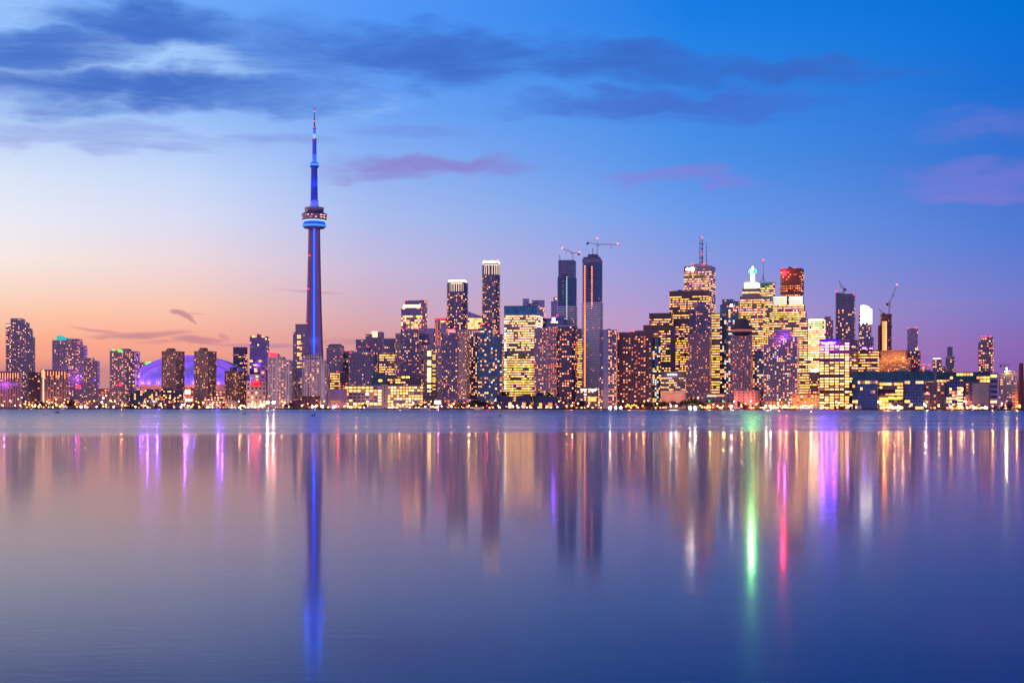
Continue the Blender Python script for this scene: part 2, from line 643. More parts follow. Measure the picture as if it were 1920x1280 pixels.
# ------------------------------------------------------------------ facades
STY = {
    # fl floor height, bay, wu/wv window share, wall, glass, metal, lit share, palette, slab = balcony slab (out, height, colour)
    'condo': dict(fl=3.1, bay=3.1, wu=.60, wv=.52, wall=(.36, .29, .31), glass=(.08, .08, .15), metal=.5, lit=.17, pal='wwwwdddob', slab=(.9, .9, (.46, .40, .44))),
    'condow': dict(fl=3.1, bay=3.9, wu=.66, wv=.56, wall=(.62, .53, .50), glass=(.05, .05, .08), metal=.3, lit=.2, pal='wwwwddob', slab=(.9, 1.2, (.76, .66, .62)), fins=True),
    'condod': dict(fl=3.1, bay=3.0, wu=.66, wv=.56, wall=(.17, .16, .22), glass=(.07, .095, .21), metal=.7, lit=.15, pal='wwwddob', slab=(.8, .6, (.30, .29, .38))),
    'brick': dict(fl=3.0, bay=2.9, wu=.45, wv=.48, wall=(.34, .21, .165), glass=(.04, .035, .05), metal=.1, lit=.2, pal='wwwddob'),
    'stone': dict(fl=3.4, bay=3.2, wu=.5, wv=.5, wall=(.42, .33, .34), glass=(.07, .07, .11), metal=.2, lit=.22, pal='wwwddb'),
    'off': dict(fl=3.9, bay=2.5, wu=.80, wv=.44, wall=(.30, .26, .24), glass=(.06, .06, .09), metal=.3, lit=.78, pal='yyyyyybbdd', rows=1),
    'offd': dict(fl=3.9, bay=2.6, wu=.80, wv=.40, wall=(.12, .085, .10), glass=(.06, .05, .075), metal=.2, lit=.68, pal='yyyyywbdd', rows=1),
    'glass': dict(fl=3.8, bay=3.0, wu=.88, wv=.8, wall=(.14, .15, .20), glass=(.13, .19, .36), metal=.85, lit=.1, pal='wwydb', rows=1),
    'teal': dict(fl=3.3, bay=3.4, wu=.84, wv=.74, wall=(.07, .09, .14), glass=(.04, .14, .23), metal=.8, lit=.16, pal='wwwwdbc'),
    'low': dict(fl=4.0, bay=5.0, wu=.6, wv=.5, wall=(.20, .15, .15), glass=(.05, .05, .08), metal=.2, lit=.4, pal='wwwoodb'),
    'grid': dict(fl=4.2, bay=6.0, wu=.86, wv=.6, wall=(.34, .30, .30), glass=(.08, .08, .09), metal=.2, lit=.85, pal='yyyybbgd', rows=1),
}
PALK = {'w': 'w', 'b': 'wb', 'y': 'y', 'd': 'd', 'o': 'o', 'c': 'c', 'p': 'pv', 'g': 'g', 'r': 'r', 'k': 'pk', 'B': 'yb', 'h': 'wh', 't': 't', 'u': 'bl'}

JIT = {'w': ('w', 'w', 'w2', 'w3', 'w4', 'd'), 'y': ('y', 'y', 'y2', 'y3', 'y4'), 'd': ('d', 'd2'), 'yb': ('yb', 'yb', 'y')}
_wmesh = {}


def win_mesh(k):
    if k not in _wmesh:
        b = MB()
        b.box(-.5, .5, -.14, .0, -.5, .5)
        o = b.build('window', lm(k))
        _wmesh[k] = o.data
        bpy.data.objects.remove(o)
    return _wmesh[k]


PLACED = []          # (corners) of placed footprints
COV = bytearray(2000 * 800)     # what nearer buildings already hide, in photo columns and rows


def covered(u, v):
    u, v = int(u), int(v)
    if 0 <= u < 1920 and 0 <= v < 800:
        return COV[v * 2000 + u]
    return u < -6 or u > 1926


def cover(x0, x1, y0, y1):
    x0, x1, y0, y1 = int(max(0, x0 + 2)), int(min(1919, x1 - 2)), int(max(0, y0 + 2)), int(min(799, y1))
    if x1 <= x0:
        return
    seg = b'\x01' * (x1 - x0)
    for y in range(y0, y1):
        COV[y * 2000 + x0:y * 2000 + x1] = seg


def axes_overlap(A, B):
    for P_ in (A, B):
        for i in range(len(P_)):
            x0, y0 = P_[i]
            x1, y1 = P_[(i + 1) % len(P_)]
            nx_, ny_ = y1 - y0, x0 - x1
            a = [x * nx_ + y * ny_ for x, y in A]
            b = [x * nx_ + y * ny_ for x, y in B]
            if max(a) <= min(b) or max(b) <= min(a):
                return False
    return True


GRID = 22.0
ROW = [14, 60, 140, 225, 315, 415, 525, 640, 760]


def fit(x0, x1, D, rot, ratio, maxd=58.0):
    """footprint (centre, width, depth) of a box turned by rot whose outline spans photo columns x0..x1"""
    cxp = (x0 + x1) / 2
    th = radians(rot)
    phi = atan((cxp - 960) / F)
    a = th - phi
    Wd = (x1 - x0) / F * D * cos(phi)
    w = Wd / (abs(cos(a)) + ratio * abs(sin(a)))
    d = min(ratio * w, maxd)
    cx, cy = px(cxp, D), D
    for _ in range(6):
        cs = corners(cx, cy, w, d, rot)
        us = [960 + x / y * F for x, y in cs]
        k = (x1 - x0) / (max(us) - min(us))
        w *= k if d >= maxd else k
        d = min(d * k, maxd)
        cs = corners(cx, cy, w, d, rot)
        us = [960 + x / y * F for x, y in cs]
        cx += ((x0 + x1) - (max(us) + min(us))) / 2 / F * cy
        front = min(y for x, y in cs)
        cy += D - front
        cx += (cxp - 960) / F * (D - front)
    return cx, cy, w, d


def corners(cx, cy, w, d, rot):
    th = -radians(rot)
    out = []
    for lx, ly in ((-w / 2, -d / 2), (w / 2, -d / 2), (w / 2, d / 2), (-w / 2, d / 2)):
        out.append((cx + lx * cos(th) - ly * sin(th), cy + lx * sin(th) + ly * cos(th)))
    return out


def shape_poly(shape, x0, x1, y0, y1):
    w, d = x1 - x0, y1 - y0
    cx, cy = (x0 + x1) / 2, (y0 + y1) / 2
    if shape == 'box':
        return [(x0, y0), (x1, y0), (x1, y1), (x0, y1)]
    if shape == 'ell':
        return [(cx + w / 2 * cos(2 * pi * k / 18 + pi / 18), cy + d / 2 * sin(2 * pi * k / 18 + pi / 18)) for k in range(18)]
    r = (.3 if shape == 'round' else .16) * min(w, d)
    out = []
    steps = 4 if shape == 'round' else 1
    for qx, qy, a0 in ((x0 + r, y0 + r, pi), (x1 - r, y0 + r, 1.5 * pi), (x1 - r, y1 - r, 0), (x0 + r, y1 - r, .5 * pi)):
        for k in range(steps + 1):
            t = a0 + .5 * pi * k / steps
            out.append((qx + r * cos(t), qy + r * sin(t)))
    return out


def grow(poly, k):
    cx = sum(p[0] for p in poly) / len(poly)
    cy = sum(p[1] for p in poly) / len(poly)
    R = max(hypot(x - cx, y - cy) for x, y in poly)
    hw = max(abs(x - cx) for x, y in poly)
    hd = max(abs(y - cy) for x, y in poly)
    return [(cx + (x - cx) * (hw + k) / hw, cy + (y - cy) * (hd + k) / hd) for x, y in poly]


BLD = []


def B(kind, cat, label, row, x0, x1, y, style, **kw):
    BLD.append((row, len(BLD), kind, cat, label, x0, x1, y, style, kw))


NWIN = 0


def make_building(row, order, kind, cat, label, x0, x1, y, style, kw):
    global NWIN
    rng = random.Random(order * 77 + 5)
    st = dict(STY[style])
    st.update(kw.get('st', {}))
    rot = kw.get('rot', GRID)
    if 'net' in kw:
        rot = degrees(atan(((x0 + x1) / 2 - 960) / F)) + kw['net']
    ratio = kw.get('ratio', .8)
    D = shore((x0 + x1) / 2) + (kw['back'] if 'back' in kw else ROW[row])
    for _ in range(60):
        cx, cy, w, d = fit(x0, x1, D, rot, ratio, kw.get('maxd', 58.0))
        cs = corners(cx, cy, w + 3, d + 3, rot)
        if any(axes_overlap(cs, q) for q in PLACED):
            D += 12
            continue
        break
    PLACED.append(cs)
    Df = D + 2 if rot else D
    Dz = cy - d * .3                                        # the depth heights are read at
    root = empty(kind, (cx, cy, GZ), -radians(rot))
    tag(root, label, cat, kw.get('group'))
    loc_z = lambda yy: pz(yy, Dz) - GZ
    lx = lambda xx: -w / 2 + (xx - x0) / (x1 - x0) * w
    mat = facade(tuple(st['wall']), tuple(st['glass']), st['wu'], st['wv'], st['metal'], st.get('rough', .15))
    m_slab = plain(st['slab'][2], .7) if st.get('slab') else None
    m_roof = plain(kw.get('roofc', (.10, .085, .10)), .85)
    vols = kw.get('vols') or [(x0, x1, y)]
    th = -radians(rot)
    covers = []
    lit_specs = []                                          # (priority, loc, rz, ww, wh, key, u, v)

    def world(X, Y):
        return cx + X * cos(th) - Y * sin(th), cy + X * sin(th) + Y * cos(th)

    for vi, vol in enumerate(vols):
        vx0, vx1, vy = vol[:3]
        o = vol[3] if len(vol) > 3 else {}
        s2 = dict(st)
        s2.update(o.get('st', {}))
        vmat = facade(tuple(s2['wall']), tuple(s2['glass']), s2['wu'], s2['wv'], s2['metal'], s2.get('rough', .15)) if o.get('st') else mat
        X0, X1 = lx(vx0), lx(vx1)
        if len(vols) > 1 and not o.get('full'):
            X0 += .15 * (vi % 2)
        dk0, dk1 = o.get('dep', (0.0, 1.0 - .02 * vi))
        Y0, Y1 = -d / 2 + d * dk0 + .05 * vi, -d / 2 + d * dk1
        z0 = loc_z(o['base']) if 'base' in o else -.6
        z1 = loc_z(vy)
        zr = o.get('zr', vy)
        poly = shape_poly(o.get('shape', kw.get('shape', 'box')), X0, X1, Y0, Y1)
        nf = max(1, round((z1 - max(z0, 0)) / s2['fl']))
        nb = []
        for i in range(len(poly)):
            a, b = poly[i], poly[(i + 1) % len(poly)]
            nb.append(max(1, round(hypot(b[0] - a[0], b[1] - a[1]) / s2['bay'])))
        mb = MB()
        slope = o.get('slope', kw.get('slope') if vi == 0 else None)      # height lost from left to right, in photo px
        if slope:
            zs = loc_z(vy + slope)
            mb.prism(poly, z0, z1, 0, (nb, nf), 1, ztop=lambda X, Y: z1 + (zs - z1) * (X - X0) / (X1 - X0))
        else:
            mb.prism(poly, z0, z1, 0, (nb, nf), 1)
            # parapet
            if z1 - z0 > 6 and not o.get('flat'):
                pp = grow(poly, .25)
                mb.prism(pp, z1 - .4, z1 + .9, 2 if m_slab else 0, None, 1)
        mats = [vmat, m_roof] + ([m_slab] if m_slab else [])
        fh = (z1 - max(z0, 0)) / nf
        zb = max(z0, 0)
        if s2.get('slab') and not o.get('noslab'):
            so, shh, sc = s2['slab']
            sm = plain(sc, .7)
            if sm not in mats:
                mats.append(sm)
            si = mats.index(sm)
            gp = grow(poly, so)
            for k in range(1, nf):
                mb.prism(gp, zb + k * fh - .15, zb + k * fh - .15 + shh, si, None, None, True)
        if s2.get('fins'):
            for i in range(len(poly)):
                a, b = poly[i], poly[(i + 1) % len(poly)]
                for k in range(0, nb[i] + 1, 2):
                    t = k / nb[i]
                    qx, qy = a[0] + (b[0] - a[0]) * t, a[1] + (b[1] - a[1]) * t
                    mb.box(qx - .9, qx + .9, qy - .95, qy + .95, zb, z1 - .5, len(mats) - 1)
        part = o.get('name', 'facade' if vi == 0 else 'wing')
        bo = mb.build(part, mats, root)
        # lit windows on the faces that look over the lake
        for i in range(len(poly)):
            a, b = poly[i], poly[(i + 1) % len(poly)]
            ex, ey = b[0] - a[0], b[1] - a[1]
            L_ = hypot(ex, ey)
            if L_ < .5:
                continue
            onx, ony = ey / L_, -ex / L_
            mx_, my_ = (a[0] + b[0]) / 2, (a[1] + b[1]) / 2
            wx, wy = world(mx_, my_)
            wnx, wny = onx * cos(th) - ony * sin(th), onx * sin(th) + ony * cos(th)
            q = hypot(wx, wy)
            if (-wx * wnx - wy * wny) / q < .06:
                continue
            side = onx > .7
            bw = L_ / nb[i]
            rz = atan2(ey, ex)
            lit = o.get('lit', kw.get('lit', s2['lit']))
            if side:
                lit = o.get('litside', kw.get('litside', lit * .85))
            pal = o.get('pal', kw.get('pal', s2['pal']))
            rows = s2.get('rows')
            bandlist = o.get('dark', kw.get('dark', ()))
            colp = [rng.random() for _ in range(nb[i])]
            for j in range(nf):
                zc = zb + (j + .5) * fh
                yy = HY - (zc + GZ - CH) * F / Dz
                if any(p0 <= yy <= p1 for p0, p1 in bandlist):
                    continue
                if slope and zc > zs - fh:
                    continue
                fp = lit
                for p0, p1, pv in o.get('zones', kw.get('zones', ())):
                    if p0 <= yy <= p1:
                        fp = pv
                if rows:
                    fp = min(1, max(.0, rng.gauss(fp, .2)))
                prev = rng.random() < fp
                for k in range(nb[i]):
                    if rows:
                        on = prev if rng.random() < .55 else rng.random() < fp
                    else:
                        on = rng.random() < fp * (.55 + .9 * colp[k])
                    prev = on
                    if not on:
                        continue
                    t = (k + .5) / nb[i]
                    X, Y = a[0] + ex * t, a[1] + ey * t
                    qx, qy = world(X, Y)
                    u = 960 + qx / qy * F
                    v = HY - (zc + GZ - CH) * F / qy
                    if covered(u, v):
                        continue
                    key = PALK[rng.choice(pal)]
                    if key in JIT:
                        key = rng.choice(JIT[key])
                    sc = 1 - rng.random() * .35 if not rows else 1 - rng.random() * .15
                    lit_specs.append(((0 if not side else 1, rng.random()), (X, Y, zc), rz, bw * s2['wu'] * sc, fh * s2['wv'], key))
        covers.append((vx0, vx1, vy, HY - (z0 + GZ - CH) * F / Dz))
    for cv in covers:
        cover(*cv)
    # columns of lamps (stairs, hoists) on the front
    for cxp, ya, yb, key, ww in kw.get('cols', ()):
        n = max(2, int((loc_z(ya) - loc_z(yb)) / st['fl']))
        for k in range(n):
            z = loc_z(yb) + (k + .5) * st['fl']
            if key in ('w', 'y', 'g', 'd', 'yb', 'wh') and rng.random() < .38:
                continue
            lit_specs.append(((0, 0), (lx(cxp), -d / 2 - st.get('slab', (0,))[0], z), 0, ww, st['fl'] * .55, key))
    lit_specs.sort(key=lambda q: q[0])
    for q in lit_specs[:100]:
        ob = bpy.data.objects.new('window', win_mesh(q[5]))
        ob.location = q[1]
        ob.rotation_euler = (0, 0, q[2])
        ob.scale = (q[3], 1, q[4])
        link(ob, root)
        NWIN += 1
    if len(lit_specs) > 100:
        mb = MB()
        keys = sorted({q[5] for q in lit_specs[100:]})
        for _, (X, Y, Z), rz, ww, wh, key in lit_specs[100:]:
            c_, s_ = cos(rz), sin(rz)
            b0 = len(mb.v)
            for lxx, lyy, lzz in ((-.5, -.14, -.5), (.5, -.14, -.5), (.5, -.14, .5), (-.5, -.14, .5), (-.5, 0, -.5), (.5, 0, -.5), (.5, 0, .5), (-.5, 0, .5)):
                mb.v.append((X + lxx * ww * c_ - lyy * s_, Y + lxx * ww * s_ + lyy * c_, Z + lzz * wh))
            mi = keys.index(key)
            for f_ in ((0, 1, 2, 3), (3, 2, 6, 7), (4, 5, 1, 0), (1, 5, 6, 2), (4, 0, 3, 7)):
                mb.face([b0 + t for t in f_], mi=mi)
        tag(mb.build('window', [lm(k) for k in keys], root), kind='stuff')
    # plant rooms
    zt = loc_z(y)
    for pm in kw.get('mech', ()):
        mx0, mx1, my = pm[:3]
        col = pm[3] if len(pm) > 3 else None
        base = pm[4] if len(pm) > 4 else None
        mb = MB()
        zb_ = (loc_z(base) if base else zt) - .5
        mb.box(lx(mx0), lx(mx1), -d * .32, d * .25, zb_, loc_z(my))
        mb.box(lx(mx0) + .6, lx(mx1) - .6, -d * .30, d * .23, loc_z(my), loc_z(my) + .7)
        mb.build('plant_room', lm(col) if isinstance(col, str) else plain(col or st['wall'], .8), root)
        cover(mx0, mx1, my, base or y)
    # lit crown: a ring of light with upright glazing bars below it
    for y0_, y1_, key, dens in kw.get('crown', ()):
        X0, X1 = lx(vols[-1][0]), lx(vols[-1][1])
        poly = shape_poly(kw.get('shape', 'box'), X0 - .5, X1 + .5, -d / 2 - .5, d / 2 + .5)
        mb = MB()
        zz0, zz1 = loc_z(y1_), loc_z(y0_)
        if dens == 0:
            mb.prism(poly, zz0, zz1, 0, None, None, True)
        else:
            mb.prism(grow(poly, .2), zz1 - 1.6, zz1, 0, None, None, True)
            for i in range(len(poly)):
                a, b = poly[i], poly[(i + 1) % len(poly)]
                n = max(1, int(hypot(b[0] - a[0], b[1] - a[1]) / dens))
                for k in range(n):
                    t = (k + .5) / n
                    qx, qy = a[0] + (b[0] - a[0]) * t, a[1] + (b[1] - a[1]) * t
                    mb.box(qx - .55, qx + .55, qy - .55, qy + .55, zz0, zz1 - 1.7)
        mb.build('lit_crown', lm(key), root)
    for rx, ry in kw.get('red', ()):
        mb = MB()
        mb.bar((lx(rx), -d * .3, loc_z(ry) - 3), (lx(rx), -d * .3, loc_z(ry)), .25, 1)
        mb.ball(lx(rx), -d * .3, loc_z(ry), 1.15)
        mb.build('warning_light', [lm('rs'), plain((.08, .08, .09))], root)
    # lit signs: a backing board with a row of glowing strokes
    for sx0, sx1, sy0, sy1, back, key in kw.get('sign', ()):
        mb = MB()
        mb.box(lx(sx0), lx(sx1), -d / 2 - .9, -d / 2 - .3, loc_z(sy1), loc_z(sy0))
        sg = mb.build('sign', lm(back) if isinstance(back, str) else plain(back, .6), root)
        if key:
            mb = MB()
            h = loc_z(sy0) - loc_z(sy1)
            X = lx(sx0) + h * .25
            while X < lx(sx1) - h * .3:
                ww = h * rng.uniform(.25, .55)
                hh = h * rng.uniform(.45, .75)
                zb_ = loc_z(sy1) + h * .15
                if rng.random() < .4:
                    mb.box(X, X + ww, -d / 2 - 1.15, -d / 2 - .92, zb_, zb_ + hh)
                else:
                    mb.box(X, X + ww * .35, -d / 2 - 1.15, -d / 2 - .92, zb_, zb_ + hh)
                    mb.box(X + ww * .36, X + ww, -d / 2 - 1.15, -d / 2 - .92, zb_ + hh * .35, zb_ + hh * .75)
                X += ww + h * .10
            mb.build('lettering', lm(key), sg)
    # lit panels on the front (shop fronts, glowing blocks, light bands)
    for q in kw.get('panel', ()):
        qx0, qx1, qy0, qy1, key = q[:5]
        nm_ = q[5] if len(q) > 5 else 'lit_panel'
        out = q[6] if len(q) > 6 else .35
        mb = MB()
        if nm_ == 'shop_front':
            X, zb_, h_ = lx(qx0), loc_z(qy1), loc_z(qy0) - loc_z(qy1)
            while X < lx(qx1):
                ww = rng.uniform(1.0, 3.2)
                mb.box(X, min(X + ww, lx(qx1)), -d / 2 - out, -d / 2 - .02, zb_ + h_ * rng.uniform(0, .35), zb_ + h_ * rng.uniform(.45, 1), rng.choice((0, 0, 0, 1, 2)))
                X += ww + rng.uniform(.2, .8)
            mb.build(nm_, [lm('wh'), lm('wb'), lm('y')], root)
            continue
        mb.box(lx(qx0), lx(qx1), -d / 2 - out, -d / 2 - .02, loc_z(qy1), loc_z(qy0))
        mb.build(nm_, lm(key) if isinstance(key, str) else plain(key, .7), root)
    for (lxp, lyp, out, colr, power) in kw.get('beam', ()):  # added spots that draw a sign's column on the lake
        spot(root, (lx(lxp), -d / 2 - out, loc_z(lyp)), colr, power, 1.4).rotation_euler = (radians(86), 0, pi - th)
    for (lxp, lyp, out, colr, power) in kw.get('flood', ()):
        flood(root, (lx(lxp), -d / 2 - out, loc_z(lyp)), colr, power)
    return root, dict(cx=cx, cy=cy, w=w, d=d, Dz=Dz, lx=lx, lz=loc_z)


def spot(parent, loc, colr, power, rad=.9):
    """added spot aimed out over the lake, drawing a column of light on it"""
    ld = bpy.data.lights.new('floodlight', 'SPOT')
    ld.energy = power
    ld.color = colr
    ld.shadow_soft_size = rad
    ld.spot_size = radians(80)
    ld.spot_blend = .5
    lo = bpy.data.objects.new('floodlight', ld)
    lo.location = loc
    lo.rotation_euler = (radians(84), 0, radians(180))
    link(lo, parent)
    return lo


def flood(parent, loc, colr, power, rad=.6):
    ld = bpy.data.lights.new('floodlight', 'POINT')
    ld.energy = power
    ld.color = colr
    ld.shadow_soft_size = rad
    lo = bpy.data.objects.new('floodlight', ld)
    lo.location = loc
    link(lo, parent)
    return lo

# ------------------------------------------------------------------ the city, from the water's edge backwards
# --- low buildings along the quay
B('low_building', 'building', 'low terraced pavilion glowing with rows of warm lights below the middle brown tower', 0, 378, 424, 744, 'low', net=4, lit=.8, maxd=26,
  vols=[(378, 424, 752), (382, 420, 744, {'base': 752})], pal='wwbboo')
B('low_building', 'shed', 'long dark hangar with a pitched roof and a row of bulbs under its eaves', 0, 326, 376, 753, 'low', net=3, lit=.1, maxd=24, st=dict(wall=(.05, .04, .06)), slope=3)
B('low_building', 'shed', 'dark boathouse with a white sloping roof beside the long hangar', 0, 296, 325, 752, 'low', net=3, lit=.2, maxd=20, st=dict(wall=(.09, .07, .10)), slope=-4, roofc=(.5, .45, .5))
B('low_building', 'building', 'low cream pavilion with a slanted roof beside the third brown tower', 0, 424, 446, 748, 'low', net=3, lit=.5, maxd=20, slope=6, st=dict(wall=(.45, .36, .28)), flood=[(434, 760, 10, (1, .55, .25), 2500)])
B('low_building', 'building', 'low bright waterside restaurant below the beige block with the red sign', 0, 464, 500, 755, 'low', net=3, lit=.9, maxd=22, pal='bbwwh', st=dict(wall=(.5, .42, .36)))
B('low_building', 'building', 'dark red pier shed in front of the white sloped-roof apartments', 0, 548, 600, 745, 'low', net=5, lit=.08, maxd=28, vols=[(548, 585, 752), (566, 600, 744)], st=dict(wall=(.16, .05, .05)), pal='oor')
B('low_building', 'building', 'plain mauve windowless hall beside the long yellow-lit terminal', 0, 615, 651, 731, 'low', net=4, lit=0, maxd=30, st=dict(wall=(.42, .28, .36), wu=0), panel=[(619, 640, 751, 756, 'd', 'lit_panel')])
B('terminal_building', 'terminal', 'long white terminal with large square yellow windows and dark stepped upper terraces', 0, 646, 796, 724, 'grid', net=5, maxd=40, lit=.9,
  st=dict(fl=5.0, bay=6.4, wu=.8, wv=.58), vols=[(646, 717, 724), (728, 796, 724, {'st': dict(bay=4.6, fl=4.4, wu=.72)}), (717, 728, 722, {'lit': .05, 'st': dict(wall=(.4, .34, .36), wu=.2)}),
  (700, 727, 703, {'base': 724, 'dep': (.15, .8), 'lit': .08, 'st': dict(wall=(.03, .06, .08), glass=(.02, .10, .15), metal=.7)}),
  (727, 792, 710, {'base': 724, 'dep': (.2, .9), 'lit': .45, 'st': dict(wall=(.06, .05, .07), bay=4, fl=4.0), 'pal': 'wyyb'}), (727, 770, 704, {'base': 710, 'dep': (.35, .9), 'lit': .2, 'st': dict(wall=(.08, .07, .10))})],
  pal='yyyBBgd')
B('low_building', 'shop', 'small lit kiosk with a white glowing front right of the long terminal', 0, 812, 830, 750, 'low', net=3, lit=.4, maxd=16, panel=[(815, 827, 751, 757, 'wh')])
B('low_building', 'building', 'low pink-lit podium with a row of arches below the beige-edged apartment tower', 0, 832, 882, 749, 'low', net=3, lit=.5, maxd=22, st=dict(wall=(.4, .25, .25)), pal='wook')
B('low_building', 'building', 'dark glass quayside pavilion with slanted panes left of the pair of roof trees', 0, 926, 998, 739, 'low', net=5, lit=.3, maxd=30, st=dict(wall=(.05, .06, .09), glass=(.03, .06, .12), metal=.7, wu=.85, wv=.8, bay=7, fl=9), vols=[(926, 998, 753), (930, 962, 740, {'slope': 3, 'dep': (.2, .9)}), (968, 996, 742, {'slope': -3, 'dep': (.25, .9)})], pal='wwob')
B('low_building', 'building', 'dark glass quayside pavilion with slanted panes below the round-ended apartment block', 0, 1000, 1066, 739, 'low', net=5, lit=.35, maxd=30, st=dict(wall=(.05, .06, .09), glass=(.03, .06, .12), metal=.7, wu=.85, wv=.8, bay=7, fl=9), vols=[(1000, 1066, 754), (1003, 1046, 740, {'slope': 4, 'dep': (.2, .9)})], pal='wwoob')
B('low_building', 'building', 'lit podium with white panels and an orange corner below the taller unfinished tower', 0, 1080, 1124, 727, 'low', net=5, lit=.6, maxd=30, pal='wbbohc', panel=[(1108, 1119, 729, 733, 'wh'), (1090, 1101, 729, 732, 'wh'), (1104, 1120, 744, 752, 'oc')])
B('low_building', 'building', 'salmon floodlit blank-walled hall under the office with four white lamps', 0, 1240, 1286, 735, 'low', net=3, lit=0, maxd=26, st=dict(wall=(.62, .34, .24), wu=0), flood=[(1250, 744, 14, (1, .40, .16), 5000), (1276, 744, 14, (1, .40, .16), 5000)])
B('low_building', 'building', 'purple low terminal with a long lit clerestory and flat dark canopy', 0, 1320, 1378, 738, 'low', net=4, lit=.1, maxd=26, st=dict(wall=(.36, .20, .24)), panel=[(1326, 1345, 740, 743, 'wc'), (1346, 1360, 740, 742, 'w'), (1322, 1376, 750, 752, (.03, .02, .03), 'canopy', 6)])
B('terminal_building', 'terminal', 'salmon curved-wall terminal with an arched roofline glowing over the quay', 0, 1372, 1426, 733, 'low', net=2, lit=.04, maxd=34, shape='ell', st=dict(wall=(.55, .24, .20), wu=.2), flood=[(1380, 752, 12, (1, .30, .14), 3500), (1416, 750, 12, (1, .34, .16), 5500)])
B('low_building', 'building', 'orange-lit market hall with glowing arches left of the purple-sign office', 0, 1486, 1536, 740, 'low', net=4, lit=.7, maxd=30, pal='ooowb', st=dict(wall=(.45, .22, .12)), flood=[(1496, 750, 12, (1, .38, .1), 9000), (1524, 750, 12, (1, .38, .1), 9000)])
B('low_building', 'building', 'low quayside arcade glowing orange below the twin-shouldered purple-lit tower', 0, 1428, 1484, 752, 'low', net=3, lit=.9, maxd=20, pal='oowwbh', st=dict(wall=(.4, .2, .1)))
# the glass campus on the right
B('glass_building', 'office', 'leftmost blue glass block of the quayside campus, with a pale frame', 0, 1608, 1648, 713, 'glass', net=3, lit=.10, maxd=34, vols=[(1608, 1647, 713), (1612, 1640, 711, {'base': 713, 'lit': 0})],
  st=dict(wall=(.12, .15, .26), glass=(.03, .085, .22), fl=4.2, bay=3.2, wu=.86, wv=.8), panel=[(1604, 1616, 759, 768, (.45, .35, .42), 'canopy', 3)])
B('office_block', 'office', 'low office with yellow window bands and a bright shop front between blue glass blocks', 0, 1649, 1695, 716, 'grid', net=3, lit=.75, maxd=30, st=dict(fl=4.6, bay=4, wu=.9, wall=(.36, .26, .24)), pal='yyygBd', panel=[(1650, 1693, 760, 766, 'wh', 'shop_front'), (1649, 1680, 729, 737, (.05, .02, .04), 'dark_band', .5), (1649, 1692, 744, 748, 'g', 'lit_band')])
B('glass_building', 'office', 'blue glass block with a pale frame and yellow left windows, middle of the quayside campus', 0, 1696, 1733, 713, 'glass', net=3, lit=.22, maxd=34, st=dict(wall=(.12, .15, .26), glass=(.025, .07, .19), fl=4.2, bay=3.6, wu=.86, wv=.74), pal='wyyb')
B('office_block', 'office', 'dim purple low block with scattered bulbs between two blue glass blocks', 0, 1735, 1772, 716, 'low', net=3, lit=.5, maxd=30, pal='wwyoob', st=dict(wall=(.25, .17, .2)), panel=[(1733, 1744, 736, 739, 'pk', 'sign')])
B('glass_building', 'office', 'dark blue glass block with stacked yellow windows down its right edge', 0, 1774, 1808, 714, 'glass', net=3, lit=.2, maxd=34, st=dict(wall=(.11, .12, .22), glass=(.018, .05, .15), fl=4.2, bay=3.6, wu=.86, wv=.74), pal='wwyb', cols=[(1801, 722, 764, 'wb', 7)])
B('office_block', 'office', 'low block with a beige slatted screen wall and bright shop front', 0, 1810, 1855, 717, 'low', net=3, lit=.35, maxd=30, st=dict(wall=(.25, .13, .15)), panel=[(1824, 1855, 718, 757, (.42, .34, .33), 'screen_wall', .6), (1812, 1854, 760, 766, 'wh', 'shop_front')])
B('glass_building', 'office', 'narrow dark glass end block with three yellow windows, right end of the campus', 0, 1856, 1871, 699, 'glass', net=3, lit=.3, maxd=30, st=dict(wall=(.2, .2, .34), glass=(.02, .04, .12), fl=7, bay=9, wu=.85, wv=.5), pal='wy')
B('low_building', 'building', 'small lilac quay building with white pillars and a lit door', 0, 1874, 1898, 752, 'low', net=2, lit=.6, maxd=18, pal='wbh', st=dict(wall=(.45, .36, .45)))
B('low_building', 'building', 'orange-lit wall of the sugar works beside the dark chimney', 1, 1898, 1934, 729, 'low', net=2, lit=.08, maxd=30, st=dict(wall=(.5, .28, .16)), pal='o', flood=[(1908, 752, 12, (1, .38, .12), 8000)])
B('glass_hall', 'office', 'long teal glass upper hall set behind the left half of the quayside campus', 1, 1598, 1752, 697, 'glass', net=3, lit=.12, pal='wyod', maxd=40, st=dict(wall=(.025, .05, .08), glass=(.012, .09, .155), fl=4.5, bay=4, wu=.9, wv=.8, metal=.8), mech=[(1622, 1642, 694, (.10, .22, .34)), (1684, 1704, 694, (.10, .22, .34))], zones=[(706, 722, .25)])
B('glass_hall', 'office', 'long teal glass upper hall with yellow windows set behind the right half of the campus', 1, 1756, 1858, 698, 'glass', net=3, lit=.2, maxd=40, st=dict(wall=(.02, .04, .07), glass=(.01, .065, .115), fl=4.5, bay=4.5, wu=.9, wv=.7, metal=.8), pal='wyy')
